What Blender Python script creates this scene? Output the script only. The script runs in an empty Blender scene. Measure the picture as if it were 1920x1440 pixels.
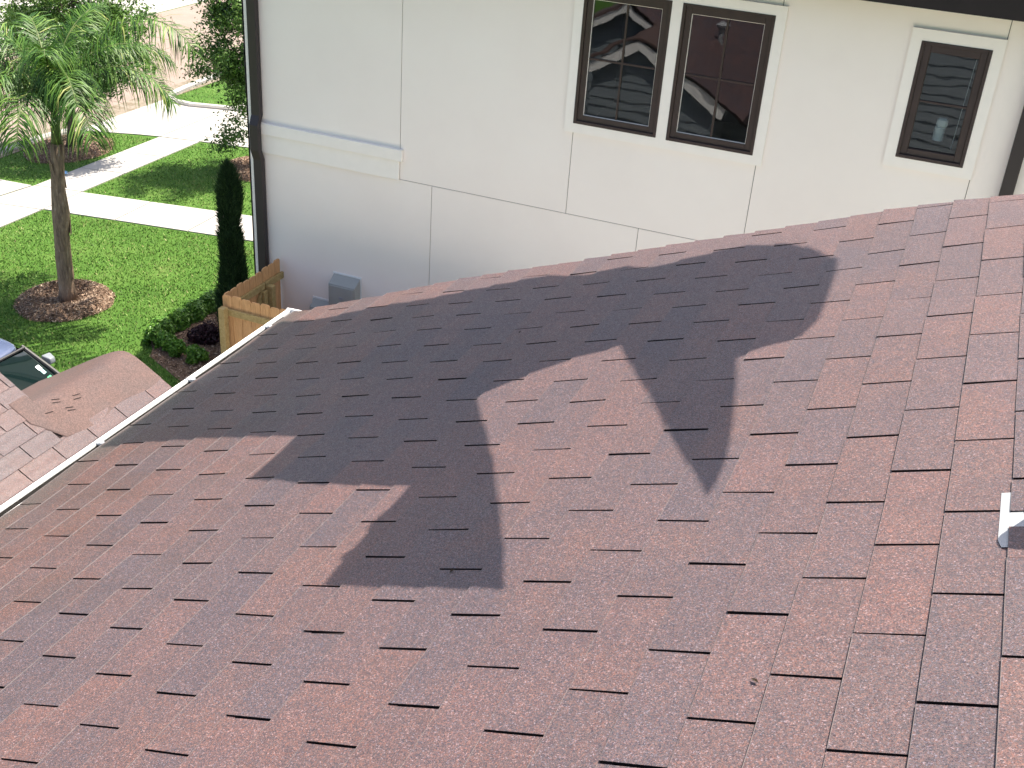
import bpy, math, random
import numpy as np
from mathutils import Vector, Matrix
C = bpy.context.scene.collection
rnd = random.Random(7)
nr = np.random.default_rng(11)

# ------------------------------------------------------------------ camera
cam = bpy.data.cameras.new('camera'); cam_o = bpy.data.objects.new('camera', cam); C.objects.link(cam_o)
cam.sensor_width = 36; cam.lens = 36 * 2154.87 / 1920; cam.clip_start = 0.05; cam.clip_end = 600
R_, U_, F_ = Vector((0.92119, 0.38391, 0.06345)), Vector((-0.23786, 0.42652, 0.87264)), Vector((-0.30795, 0.81896, -0.48422))
m = Matrix((R_, U_, -F_)).transposed().to_4x4()
cam_o.matrix_world = m
bpy.context.scene.camera = cam_o

# ------------------------------------------------------------------ light
SUN = Vector((.68, 1.0, 2.85)).normalized()
w = bpy.data.worlds.new('World'); bpy.context.scene.world = w; w.use_nodes = True
nt = w.node_tree; bg = nt.nodes['Background']; sky = nt.nodes.new('ShaderNodeTexSky')
sky.sky_type = 'NISHITA'; sky.sun_disc = False
sky.sun_elevation = math.asin(SUN.z); sky.sun_rotation = math.atan2(SUN.x, SUN.y)
sky.air_density = 1.0; sky.dust_density = 4.0; sky.ozone_density = 1.0
hs = nt.nodes.new('ShaderNodeHueSaturation'); hs.inputs['Saturation'].default_value = .98   # hazy humid sky
nt.links.new(sky.outputs[0], hs.inputs['Color']); nt.links.new(hs.outputs[0], bg.inputs[0]); bg.inputs[1].default_value = 0.082
sl = bpy.data.lights.new('sun', 'SUN'); sl.energy = 3.5; sl.angle = math.radians(0.45); sl.color = (1.0, 0.92, 0.80)
so = bpy.data.objects.new('sun', sl); C.objects.link(so); so.rotation_euler = SUN.to_track_quat('Z', 'Y').to_euler()
vs = bpy.context.scene.view_settings; vs.view_transform = 'Standard'; vs.look = 'None'; vs.gamma = 1; vs.exposure = 1.8

# ------------------------------------------------------------------ material helpers
class Mat:
    def __init__(s, name):
        s.m = bpy.data.materials.new(name); s.m.use_nodes = True; s.t = s.m.node_tree
        s.b = s.t.nodes['Principled BSDF']; s.out = s.t.nodes['Material Output']; s._co = None
    def n(s, typ, **kw):
        nd = s.t.nodes.new(typ)
        for k, v in kw.items():
            if k.startswith('i_'):
                nd.inputs[k[2:].replace('_', ' ')].default_value = v
            else: setattr(nd, k, v)
        return nd
    def l(s, a, b): s.t.links.new(a, b)
    def co(s, scale=(1, 1, 1)):
        tc = s.n('ShaderNodeTexCoord'); mp = s.n('ShaderNodeMapping'); mp.inputs['Scale'].default_value = scale
        s.l(tc.outputs['Object'], mp.inputs['Vector']); return mp.outputs[0]
    def noise(s, scale, detail=3, rough=.55, co=None, dist=0):
        nd = s.n('ShaderNodeTexNoise'); nd.inputs['Scale'].default_value = scale; nd.inputs['Detail'].default_value = detail
        nd.inputs['Roughness'].default_value = rough; nd.inputs['Distortion'].default_value = dist
        s.l(co if co else s.co(), nd.inputs['Vector']); return nd.outputs['Fac']
    def ramp(s, fac, stops, interp='LINEAR'):
        r = s.n('ShaderNodeValToRGB'); e = r.color_ramp.elements; r.color_ramp.interpolation = interp
        while len(e) < len(stops): e.new(0.5)
        for el, (p, c) in zip(e, stops):
            el.position = p; el.color = (*c, 1) if len(c) == 3 else c
        s.l(fac, r.inputs[0]); return r.outputs[0]
    def mix(s, fac, a, b, mode='MIX'):
        nd = s.n('ShaderNodeMix', data_type='RGBA', blend_type=mode)
        for sock, v in ((nd.inputs[0], fac), (nd.inputs[6], a), (nd.inputs[7], b)):
            if hasattr(v, 'is_linked'): s.l(v, sock)
            elif isinstance(v, (int, float)): sock.default_value = v
            else: sock.default_value = (*v, 1)
        return nd.outputs[2]
    def math(s, op, a, b=0.0, clamp=False):
        nd = s.n('ShaderNodeMath', operation=op, use_clamp=clamp)
        for sock, v in ((nd.inputs[0], a), (nd.inputs[1], b)):
            if hasattr(v, 'is_linked'): s.l(v, sock)
            else: sock.default_value = v
        return nd.outputs[0]
    def island(s): return s.n('ShaderNodeNewGeometry').outputs['Random Per Island']
    def bump(s, h, strength=.4, dist=.01):
        b = s.n('ShaderNodeBump'); b.inputs['Strength'].default_value = strength; b.inputs['Distance'].default_value = dist
        s.l(h, b.inputs['Height']); s.l(b.outputs[0], s.b.inputs['Normal'])
    def col(s, c):
        if hasattr(c, 'is_linked'): s.l(c, s.b.inputs['Base Color'])
        else: s.b.inputs['Base Color'].default_value = (*c, 1)
    def set(s, rough=.8, spec=.3, metal=0, coat=0):
        s.b.inputs['Roughness'].default_value = rough; s.b.inputs['Specular IOR Level'].default_value = spec
        s.b.inputs['Metallic'].default_value = metal; s.b.inputs['Coat Weight'].default_value = coat
        return s.m

def simple(name, c, rough=.6, spec=.4, metal=0, coat=0, var=.12, vs_=6):
    M = Mat(name); a = tuple(x * (1 - var) for x in c); b = tuple(min(1, x * (1 + var)) for x in c)
    M.col(M.ramp(M.noise(vs_, 5, .6), [(.3, a), (.7, b)])); return M.set(rough, spec, metal, coat)

def shingle_mat(name, eave_u=None, fade=False, light=1.0):
    """object space: x = up-slope, y = along eave, z = normal"""
    M = Mat(name)
    tabc = M.ramp(M.island(), [(0, (0.0579, 0.0406, 0.0480)), (.12, (0.0630, 0.0430, 0.0490)), (.22, (0.0697, 0.0453, 0.0486)), (.40, (0.0780, 0.0470, 0.0481)),
                               (.55, (0.0864, 0.0494, 0.0476)), (.68, (0.0948, 0.0512, 0.0480)), (.80, (0.0884, 0.0518, 0.0519)), (.92, (0.0748, 0.0477, 0.0512)), (1, (0.0665, 0.0461, 0.0525))])
    # blends inside a tab
    n1 = M.noise(5.5, 3, .6, M.co((1, 1.6, 1)))
    tabc = M.mix(M.ramp(n1, [(.40, (0, 0, 0)), (.66, (.55, .55, .55))]), tabc, (0.0663, 0.0438, 0.0484))
    n1b = M.noise(3.1, 3, .6, M.co((1.5, 1, 1.3)))
    tabc = M.mix(M.ramp(n1b, [(.50, (0, 0, 0)), (.72, (.6, .6, .6))]), tabc, (0.0964, 0.0511, 0.0440))
    # granules; sun glints are painted in as the palest cells
    co = M.co()
    v = M.n('ShaderNodeTexVoronoi'); v.inputs['Scale'].default_value = 430; M.l(co, v.inputs['Vector'])
    sp = M.n('ShaderNodeSeparateColor'); M.l(v.outputs['Color'], sp.inputs[0])
    g = M.ramp(sp.outputs[0], [(0, (.52, .56, .62)), (.22, (.72, .78, .86)), (.45, (.95, .98, 1.02)), (.62, (1.25, 1.0, .85)), (.80, (1.45, 1.20, 1.02)), (.92, (1.45, 1.45, 1.45)), (.96, (2.1, 2.5, 2.7))])
    v2 = M.n('ShaderNodeTexVoronoi'); v2.inputs['Scale'].default_value = 190; M.l(co, v2.inputs['Vector'])
    sp2 = M.n('ShaderNodeSeparateColor'); M.l(v2.outputs['Color'], sp2.inputs[0])
    g2 = M.ramp(sp2.outputs[1], [(0, (.76, .80, .86)), (.5, (1, 1, 1)), (.93, (1.20, 1.08, 1.0)), (1, (1.35, 1.35, 1.35))])
    c = M.mix(1.0, M.mix(1.0, tabc, g, 'MULTIPLY'), g2, 'MULTIPLY')
    # soft large scale weathering, streaks run down the slope
    st = M.noise(1.0, 4, .6, M.co((1.2, 7, 1)))
    c = M.mix(M.ramp(st, [(.45, (0, 0, 0)), (.75, (.45, .45, .45))]), c, M.mix(1.0, c, (.80, .80, .84), 'MULTIPLY'))
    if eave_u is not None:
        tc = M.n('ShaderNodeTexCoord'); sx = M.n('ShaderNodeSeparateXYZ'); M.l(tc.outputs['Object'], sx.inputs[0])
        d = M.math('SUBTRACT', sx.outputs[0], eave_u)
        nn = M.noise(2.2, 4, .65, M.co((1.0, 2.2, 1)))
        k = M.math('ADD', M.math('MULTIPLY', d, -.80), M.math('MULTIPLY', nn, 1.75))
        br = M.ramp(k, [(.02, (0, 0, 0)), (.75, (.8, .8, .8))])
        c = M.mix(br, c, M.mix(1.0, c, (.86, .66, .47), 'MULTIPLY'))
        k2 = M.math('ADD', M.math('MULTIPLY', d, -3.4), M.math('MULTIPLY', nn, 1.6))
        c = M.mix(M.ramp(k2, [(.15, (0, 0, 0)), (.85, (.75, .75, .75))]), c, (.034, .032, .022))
    M.col(c)
    h = M.math('ADD', sp.outputs[0], M.math('MULTIPLY', sp2.outputs[1], .8))
    M.bump(h, .9, .0022)
    M.l(M.ramp(sp.outputs[2], [(0, (.32, .32, .32)), (.5, (.62, .62, .62)), (1, (.85, .85, .85))]), M.b.inputs['Roughness'])
    return M.set(.6, .8)

# ------------------------------------------------------------------ mesh helpers
class MB:
    def __init__(s): s.v = []; s.f = []; s.mi = []; s.cur = 0
    def add(s, vs_, fs):
        o = len(s.v); s.v += [tuple(p) for p in vs_]; s.f += [tuple(i + o for i in f) for f in fs]; s.mi += [s.cur] * len(fs)
    def box(s, a, b, M=None):
        x0, y0, z0 = a; x1, y1, z1 = b
        p = [(x0, y0, z0), (x1, y0, z0), (x1, y1, z0), (x0, y1, z0), (x0, y0, z1), (x1, y0, z1), (x1, y1, z1), (x0, y1, z1)]
        if M is not None: p = [M @ Vector(q) for q in p]
        s.add(p, [(0, 3, 2, 1), (4, 5, 6, 7), (0, 1, 5, 4), (1, 2, 6, 5), (2, 3, 7, 6), (3, 0, 4, 7)])
    def bbox(s, a, b, c=.01, M=None):
        """box with chamfered edges"""
        x0, y0, z0 = a; x1, y1, z1 = b; P = []
        import itertools
        bm_pts = []
        for X, Y, Z in itertools.product((0, 1), repeat=3):
            cx, cy, cz = (x1 if X else x0), (y1 if Y else y0), (z1 if Z else z0)
            sx, sy, sz = (-c if X else c), (-c if Y else c), (-c if Z else c)
            bm_pts += [(cx, cy + sy, cz + sz), (cx + sx, cy, cz + sz), (cx + sx, cy + sy, cz)]
        if M is not None: bm_pts = [tuple(M @ Vector(q)) for q in bm_pts]
        s.hull(bm_pts)
    def hull(s, pts):
        import bmesh
        bm = bmesh.new(); vv = [bm.verts.new(p) for p in pts]
        bmesh.ops.convex_hull(bm, input=vv)
        bmesh.ops.dissolve_limit(bm, angle_limit=.01, verts=bm.verts, edges=bm.edges)
        bm.verts.index_update(); bm.verts.ensure_lookup_table()
        s.add([v.co[:] for v in bm.verts], [tuple(v.index for v in f.verts) for f in bm.faces]); bm.free()
    def prism(s, poly, d):
        """poly: 3d outline, d: extrusion vector"""
        n = len(poly); d = Vector(d); a = [Vector(p) for p in poly]; b = [p + d for p in a]
        s.add(a + b, [tuple(range(n - 1, -1, -1)), tuple(range(n, 2 * n))] + [(i, (i + 1) % n, (i + 1) % n + n, i + n) for i in range(n)])
    def tube(s, pts, rad, n=8, caps=True):
        pts = [Vector(p) for p in pts]; k = len(pts)
        if not hasattr(rad, '__len__'): rad = [rad] * k
        rings = []; up = Vector((0.13, .21, 1)).normalized(); prev = None
        for i in range(k):
            t = (pts[min(i + 1, k - 1)] - pts[max(i - 1, 0)]).normalized()
            if prev is None:
                a = t.cross(up)
                if a.length < .1: a = t.cross(Vector((1, 0, 0)))
            else: a = prev - t * prev.dot(t)
            a.normalize(); prev = a; b = t.cross(a)
            rings.append([pts[i] + (a * math.cos(2 * math.pi * j / n) + b * math.sin(2 * math.pi * j / n)) * rad[i] for j in range(n)])
        vs_ = [p for r in rings for p in r]; fs = []
        for i in range(k - 1):
            for j in range(n): fs.append((i * n + j, i * n + (j + 1) % n, (i + 1) * n + (j + 1) % n, (i + 1) * n + j))
        if caps: fs += [tuple(range(n - 1, -1, -1)), tuple((k - 1) * n + j for j in range(n))]
        s.add(vs_, fs)
    def obj(s, name, mats, parent=None, smooth=False, loc=None):
        me = bpy.data.meshes.new(name); me.from_pydata(s.v, [], s.f); me.update()
        if not isinstance(mats, (list, tuple)): mats = [mats]
        for q in mats: me.materials.append(q)
        if len(mats) > 1: me.polygons.foreach_set('material_index', s.mi)
        if smooth: me.polygons.foreach_set('use_smooth', [True] * len(me.polygons))
        o = bpy.data.objects.new(name, me); C.objects.link(o)
        if parent is not None: o.parent = parent; o.matrix_parent_inverse = parent.matrix_basis.inverted()
        return o

def np_obj(name, V, F, mat, parent=None, smooth=False):
    """V (n,3) array, F (m,4) array"""
    me = bpy.data.meshes.new(name); me.vertices.add(len(V)); me.vertices.foreach_set('co', np.asarray(V, np.float32).ravel())
    k = F.shape[1]; me.loops.add(F.size); me.loops.foreach_set('vertex_index', F.ravel().astype(np.int32))
    me.polygons.add(len(F)); me.polygons.foreach_set('loop_start', np.arange(0, F.size, k, dtype=np.int32)); me.polygons.foreach_set('loop_total', np.full(len(F), k, np.int32))
    me.update(calc_edges=True); me.validate()
    me.materials.append(mat)
    if smooth: me.polygons.foreach_set('use_smooth', [True] * len(me.polygons))
    o = bpy.data.objects.new(name, me); C.objects.link(o)
    if parent is not None: o.parent = parent; o.matrix_parent_inverse = parent.matrix_basis.inverted()
    return o

def thing(name, label, cat, loc=(0, 0, 0), group=None):
    o = bpy.data.objects.new(name, None); C.objects.link(o); o.location = loc; o.empty_display_size = .2
    o['label'] = label; o['category'] = cat
    if group: o['group'] = group
    bpy.context.view_layer.update() if False else None
    o.matrix_basis = Matrix.Translation(loc)
    return o
def tag(o, label, cat, group=None):
    o['label'] = label; o['category'] = cat
    if group: o['group'] = group
    return o
def struct(o, kind='structure', label=None, cat=None):
    o['kind'] = kind
    if label: o['label'] = label
    if cat: o['category'] = cat
    return o

# leaf cloud: little folded quads
def leaves(centers, size, aspect=.5, up=.35, jitter=.3, nrm=None):
    n = len(centers); c = np.asarray(centers)
    a = nr.normal(size=(n, 3)); a /= np.linalg.norm(a, axis=1)[:, None]
    if nrm is None:
        b = nr.normal(size=(n, 3)); b[:, 2] += up
    else: b = nrm + nr.normal(size=(n, 3)) * .6
    b /= np.linalg.norm(b, axis=1)[:, None]
    a = a - b * (a * b).sum(1)[:, None]; a /= np.linalg.norm(a, axis=1)[:, None] + 1e-9
    d = np.cross(b, a); sz = size * (1 + jitter * nr.normal(size=(n, 1))).clip(.4, 2)
    p0 = c - a * sz; p1 = c + d * sz * aspect + b * sz * .15; p2 = c + a * sz; p3 = c - d * sz * aspect + b * sz * .15
    V = np.stack([p0, p1, p2, p3], 1).reshape(-1, 3); F = np.arange(4 * n).reshape(n, 4)
    return V, F

# ------------------------------------------------------------------ materials
M_ = Mat('concrete'); c = M_.ramp(M_.noise(3, 6, .65), [(.3, (.30, .285, .27)), (.7, (.37, .355, .335))])
c = M_.mix(M_.ramp(M_.noise(60, 2), [(.35, (0, 0, 0)), (.75, (.35, .35, .35))]), c, (.40, .38, .35)); M_.col(c); concrete = M_.set(.85, .25)
M_ = Mat('street_concrete'); c = M_.ramp(M_.noise(1.2, 6, .7), [(.3, (.205, .158, .132)), (.7, (.245, .195, .165))]); M_.col(c)
M_.bump(M_.noise(40, 3), .3, .004); street_mat = M_.set(.85, .25)
M_ = Mat('soil_lawn'); c = M_.ramp(M_.noise(1.6, 6, .7), [(.30, (.045, .105, .016)), (.5, (.065, .145, .022)), (.68, (.095, .17, .035)), (.80, (.20, .19, .08))])
c = M_.mix(M_.ramp(M_.noise(45, 4, .7), [(.35, (0, 0, 0)), (.7, (.6, .6, .6))]), c, (.035, .075, .012)); M_.col(c); M_.bump(M_.noise(70, 3), .8, .02); lawn_mat = M_.set(.9, .15)
M_ = Mat('grass_blade'); c = M_.ramp(M_.island(), [(0, (.050, .115, .018)), (.35, (.085, .18, .028)), (.7, (.13, .235, .042)), (.9, (.20, .28, .075)), (1, (.34, .32, .15))])
c = M_.mix(M_.ramp(M_.noise(1.1, 5, .7), [(.54, (0, 0, 0)), (.70, (.75, .75, .75))]), c, (.22, .22, .085))
M_.col(c); M_.b.inputs['Subsurface Weight'].default_value = 0; grass_mat = M_.set(.6, .3)
def leaf_mat(name, stops, rough=.45, spec=.4, trans=.25):
    M = Mat(name); c = M.ramp(M.island(), stops); M.col(c); M.set(rough, spec)
    tr = M.n('ShaderNodeBsdfTranslucent'); M.l(c, tr.inputs[0]); mx = M.n('ShaderNodeMixShader'); mx.inputs[0].default_value = trans
    M.l(M.b.outputs[0], mx.inputs[1]); M.l(tr.outputs[0], mx.inputs[2]); M.l(mx.outputs[0], M.out.inputs[0]); return M.m
oak_leaf = leaf_mat('oak_leaf', [(0, (.045, .095, .018)), (.5, (.080, .165, .030)), (.85, (.12, .23, .045)), (1, (.20, .31, .08))])
palm_leaf = leaf_mat('palm_leaf', [(0, (.020, .062, .008)), (.5, (.042, .110, .013)), (.85, (.080, .170, .022)), (.97, (.15, .24, .045)), (1, (.30, .30, .10))], .5, .3, .18)
palm_dry = leaf_mat('palm_leaf_dry', [(0, (.14, .17, .04)), (.6, (.24, .25, .08)), (1, (.38, .34, .14))], .5, .4, .3)
cyp_leaf = leaf_mat('cypress_leaf', [(0, (.014, .034, .014)), (.6, (.030, .066, .022)), (1, (.065, .12, .04))], .6, .2, .1)
box_leaf = leaf_mat('boxwood_leaf', [(0, (.055, .15, .018)), (.6, (.12, .27, .03)), (1, (.20, .38, .06))], .4, .4)
dark_leaf = leaf_mat('plum_leaf', [(0, (.018, .008, .012)), (.6, (.035, .014, .022)), (1, (.075, .03, .035))], .5, .3)
M_ = Mat('mulch'); c = M_.ramp(M_.island(), [(0, (.08, .052, .038)), (.35, (.20, .135, .095)), (.7, (.34, .245, .18)), (1, (.55, .44, .34))]); M_.col(c); chip_mat = M_.set(.9, .15)
M_ = Mat('mulch_base'); c = M_.ramp(M_.noise(30, 6, .75), [(.3, (.07, .044, .031)), (.5, (.18, .12, .085)), (.7, (.30, .21, .155))]); M_.col(c); M_.bump(M_.noise(45, 4), 1, .03); mulch_mat = M_.set(.95, .1)
M_ = Mat('palm_bark'); c = M_.ramp(M_.noise(5, 6, .7, M_.co((5, 5, .9))), [(.3, (.13, .085, .06)), (.46, (.27, .20, .15)), (.58, (.38, .27, .19)), (.72, (.52, .46, .40))]); M_.col(c)
M_.bump(M_.noise(9, 5, .7, M_.co((8, 8, 1))), .9, .03); palm_bark = M_.set(.9, .15)
M_ = Mat('oak_bark'); M_.col(M_.ramp(M_.noise(14, 6, .7, M_.co((3, 3, .7))), [(.3, (.04, .03, .025)), (.7, (.16, .13, .11))])); M_.bump(M_.noise(16, 5), .8, .02); oak_bark = M_.set(.9, .15)
green_stem = simple('frond_stem', (.085, .115, .035), .5, .3, var=.4)
M_ = Mat('cedar'); base = M_.ramp(M_.island(), [(0, (.42, .20, .08)), (.35, (.54, .29, .125)), (.7, (.62, .36, .165)), (1, (.56, .37, .19))])
gr = M_.ramp(M_.noise(7, 6, .65, M_.co((6, 6, .6)), 1.2), [(.3, (.72, .66, .6)), (.6, (1.05, 1.05, 1.05))]); M_.col(M_.mix(1.0, base, gr, 'MULTIPLY')); cedar = M_.set(.75, .25)
M_ = Mat('treated_pine'); gr = M_.ramp(M_.noise(7, 6, .65, M_.co((3, 3, 3)), 1.0), [(.3, (.27, .19, .07)), (.7, (.46, .34, .15))]); M_.col(gr); pine = M_.set(.75, .25)
M_ = Mat('painted_panel'); c = M_.ramp(M_.noise(1.1, 6, .6), [(.25, (.845, .762, .69)), (.5, (.87, .79, .715)), (.75, (.885, .81, .735))]); M_.col(c); M_.bump(M_.noise(260, 3), .25, .002); panel_mat = M_.set(.75, .25)
trim_mat = simple('cream_trim', (.87, .81, .735), .55, .35, var=.02)
joint_mat = simple('joint_backing', (.20, .19, .17), .9, .1)  # grey-brown wall core, seen in the gaps between panels
bronze = simple('bronze_aluminium', (.040, .024, .021), .35, .5, var=.15)
bronze_dark = simple('dark_downspout', (.026, .018, .018), .5, .5, var=.1)
soffit_mat = simple('dark_eave', (.017, .012, .012), .6, .3)
M_ = Mat('gutter_white'); c = M_.ramp(M_.noise(9, 5, .7), [(.3, (.78, .78, .75)), (.72, (.84, .84, .82)), (.85, (.62, .60, .53))]); M_.col(c); gutter_mat = M_.set(.4, .4)
gutter_shade_mat = simple('gutter_shade_black', (.012, .011, .010), .95, .1, var=.4, vs_=30)
white_paint = simple('white_paint', (.76, .76, .74), .5, .4, var=.04)
grey_box = simple('grey_enamel', (.31, .315, .295), .42, .45, var=.05)
siding_mat = simple('grey_siding', (.17, .20, .22), .6, .3, var=.06)
flash_mat = simple('galvanised_flashing', (.27, .28, .295), .5, .4, metal=0, var=.12, vs_=20)
M_ = Mat('window_glass'); M_.t.nodes.remove(M_.b)
gl = M_.n('ShaderNodeBsdfGlossy'); gl.inputs['Roughness'].default_value = .015; gl.inputs['Color'].default_value = (.95, .97, 1, 1)
bp = M_.n('ShaderNodeBump'); bp.inputs['Strength'].default_value = 1.0; bp.inputs['Distance'].default_value = .0014
M_.l(M_.noise(2.2, 1.5, .5, M_.co((1, 1, 1.3))), bp.inputs['Height']); M_.l(bp.outputs[0], gl.inputs['Normal'])
tp = M_.n('ShaderNodeBsdfTransparent'); tp.inputs['Color'].default_value = (.50, .56, .55, 1)
mx = M_.n('ShaderNodeMixShader'); mx.inputs[0].default_value = .095; M_.l(tp.outputs[0], mx.inputs[1]); M_.l(gl.outputs[0], mx.inputs[2]); M_.l(mx.outputs[0], M_.out.inputs[0]); glass = M_.m
room_mat = simple('dark_room', (.035, .04, .042), .8, .2)
porcelain = simple('white_ceramic', (.85, .87, .9), .3, .5, var=.02)
roof_field = shingle_mat('main_roof_shingle', eave_u=-3.57)
roof_low = shingle_mat('lower_roof_shingle')
rim_mat = simple('pale_shingle_rim', (.125, .104, .100), .7, .4, var=.25, vs_=60)  # paler strip along the butt edge, wider towards the eave
edge_mat = simple('asphalt_edge', (.018, .014, .014), .95, .1, var=.4, vs_=80)
M_ = Mat('shingle_underlay'); M_.col(M_.ramp(M_.noise(200, 2), [(.3, (.012, .010, .010)), (.7, (.030, .022, .022))])); underlay = M_.set(.95, .1)

# ================================================================== OUR HOUSE
TH = math.radians(21.4189); CT, ST = math.cos(TH), math.sin(TH); HN = 1.29755
RM = Matrix(((CT, 0, -ST, ST * HN), (0, 1, 0, 0), (ST, 0, CT, -CT * HN), (0, 0, 0, 1)))   # roof frame (u, v, n) -> world
def rp(u, v, n=0): return RM @ Vector((u, v, n))
house = thing('shingled_house', 'house with red-brown asphalt shingle roof, white gutter and grey lap siding, filling the foreground', 'house', (-2.5, 2, -8.3))
RAKE = [(-3.60, 4.33), (-3.081, 4.41), (-2.63, 4.456), (-2.087, 4.461), (-1.494, 4.454), (-1.09, 4.446), (-0.738, 4.443), (-0.484, 4.415), (-0.228, 4.375), (3, 4.37)]
def rake(u): return float(np.interp(u, [a for a, b in RAKE], [b for a, b in RAKE]))
V0 = -0.6
mb = MB(); EXP, TAB = .127, .3048
def clipv(v0, v1, ua, ub):
    return v0, min(v1, rake(ua)), min(v1, rake(ub))
def wave(u, v): return .0028 * math.sin(v * 5.1 + u * 2.3) + .0022 * math.sin(v * 9.7 - u * 3.1 + 1) + .002 * math.sin(u * 6 + v)
def add_tab(mb, n, u0, va, vb):
    ub = u0 + EXP + .022; dj = [rnd.uniform(-.0018, .0018) for _ in range(2)]
    q0, a1, a2 = clipv(va, vb, u0, ub)
    tb = .0074 + rnd.uniform(-.0010, .0018); tt = .0014
    # sag near the ends, waviness of the deck
    wv = lambda u, v: .0028 * math.sin(v * 5.1 + u * 2.3) + .0022 * math.sin(v * 9.7 - u * 3.1 + 1) + .002 * math.sin(u * 6 + v)
    vm = (va + a1) / 2
    us = [u0 + dj[0], u0 + dj[1]]
    P = []
    for (u, v, h) in ((us[0], va, tb), (u0 + (dj[0] + dj[1]) / 2, vm, tb + rnd.uniform(-.0008, .0004)), (us[1], a1, tb), (ub, a2, tt), (ub, (va + a2) / 2, tt), (ub, va, tt)):
        P.append((u, v, h + wv(u, v)))
    B = [(p[0], p[1], -.008) for p in P]
    rw = max(.0010, .0062 * (1 - (n + 6) / 18)) * rnd.uniform(.5, 1.25)
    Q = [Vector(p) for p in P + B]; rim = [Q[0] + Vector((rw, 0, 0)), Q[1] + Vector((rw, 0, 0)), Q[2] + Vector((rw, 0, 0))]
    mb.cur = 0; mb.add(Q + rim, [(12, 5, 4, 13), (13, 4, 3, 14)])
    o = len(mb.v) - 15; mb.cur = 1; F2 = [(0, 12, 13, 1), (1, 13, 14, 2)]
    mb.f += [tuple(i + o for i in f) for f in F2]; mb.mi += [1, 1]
    F3 = [(0, 1, 7, 6), (1, 2, 8, 7), (2, 14, 3, 9, 8), (5, 12, 0, 6, 11)]
    mb.f += [tuple(i + o for i in f) for f in F3]; mb.mi += [2] * 4; mb.cur = 0

for n in range(-6, 29):
    u0 = -2.753 + EXP * n + rnd.uniform(-.0015, .0015)
    ph = 1.718 - .184 * n
    k0 = math.floor((V0 - ph) / TAB)
    for k in range(k0, k0 + 22):
        va = ph + k * TAB + .0040 + rnd.uniform(-.0014, .001); vb = ph + (k + 1) * TAB - .0040 + rnd.uniform(-.001, .0014)
        if va > rake(u0) - .015: break
        if n == 20 and abs(va - 2.005) < .02:
            segs = [(1.995, 2.111), (2.174, vb)]
        else: segs = [(va, vb)]
        for va, vb in segs:
          add_tab(mb, n, u0, va, vb)
# starter strip along the eave
mb.add([(-3.519, V0, -.004), (-3.49, V0, -.003), (-3.49, 4.33, -.003), (-3.519, 4.33, -.004)], [(0, 1, 2, 3)])
roof = bpy.data.objects.new('main_roof', None)
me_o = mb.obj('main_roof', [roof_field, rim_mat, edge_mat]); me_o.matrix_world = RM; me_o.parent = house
me_o.matrix_parent_inverse = house.matrix_basis.inverted(); me_o.matrix_basis = RM
bpy.data.objects.remove(roof)
main_roof = me_o
main_roof['label'] = 'sunlit and shaded red-brown three-tab shingles of the near roof slope'
def in_roof(mbx, name, mats, smooth=False):
    o = mbx.obj(name, mats, None, smooth); o.parent = house; o.matrix_parent_inverse = house.matrix_basis.inverted(); o.matrix_basis = RM; return o
mb = MB()
pts = [(-3.510, V0), (3.2, V0), (3.2, 4.36)] + [(u, v - .012) for u, v in reversed(RAKE[1:-1])] + [(-3.510, 4.32)]
mb.prism([(u, v, -.006) for u, v in pts], (0, 0, -.03))
in_roof(mb, 'roof_deck', underlay)
mb = MB()   # continuation of the slope above and behind the viewpoint
mb.box((.85, -4.5, -.003), (3.2, 4.37, .005)); mb.box((-3.515, -4.5, -.003), (.85, V0, .005))
in_roof(mb, 'upper_slope', roof_low)
# rake board and soffit
mb = MB()
for i in range(len(RAKE) - 1):
    (ua, va), (ub, vb) = RAKE[i], RAKE[i + 1]
    if i == 0: ua = -3.50; va = rake(ua)
    mb.prism([(ua, va - .03, -.04), (ub, vb - .03, -.04), (ub, vb - .03, -.20), (ua, va - .03, -.20)], (0, -.022, 0))
in_roof(mb, 'rake_board', white_paint)
# gutter: K profile swept along the eave
ev = rp(-3.515, 0); ex, ez = ev.x, ev.z
prof_out = [(.030, -.004), (.030, -.10), (-.020, -.10), (-.034, -.085), (-.040, -.05), (-.054, -.026), (-.054, .004), (-.050, .010), (-.038, .010), (-.034, .006), (-.034, -.006), (-.037, -.010), (-.036, -.040), (-.030, -.080), (-.016, -.092), (.024, -.092), (.024, -.004)]
Y0, Y1 = -4.5, 4.375
mb = MB()
mb.prism([(ex + x, Y0, ez + z - .006) for x, z in prof_out], (0, Y1 - Y0, 0))
gut = mb.obj('gutter', gutter_mat, house)
mb = MB(); mb.prism([(ex + x, 4.366, ez + z - .004) for x, z in ((.10, .012), (.10, -.10), (-.020, -.10), (-.034, -.085), (-.040, -.05), (-.055, -.026), (-.055, .009), (.02, .013))], (0, .012, 0)); mb.obj('end_cap', gutter_mat, gut)
mb = MB(); mb.prism([(ex + .022, Y0, ez - .085), (ex - .026, Y0, ez - .088), (ex - .0335, Y0, ez - .007), (ex + .022, Y0, ez - .018)], (0, 8.8, 0)); mb.obj('gutter_shade_fill', gutter_shade_mat, gut)  # near-black fill that paints in the shade under the gutter lip
HY = (1.2, 1.8, 2.385, 2.97, 3.556, 4.154)
for hy in HY:
    mb = MB(); mb.bbox((ex - .050, hy - .008, ez - .002), (ex + .004, hy + .008, ez + .007), .002); mb.tube([(ex - .012, hy, ez + .004), (ex - .012, hy, ez + .013)], .011, 10)
    mb.obj('hanger', flash_mat, gut)
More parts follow.
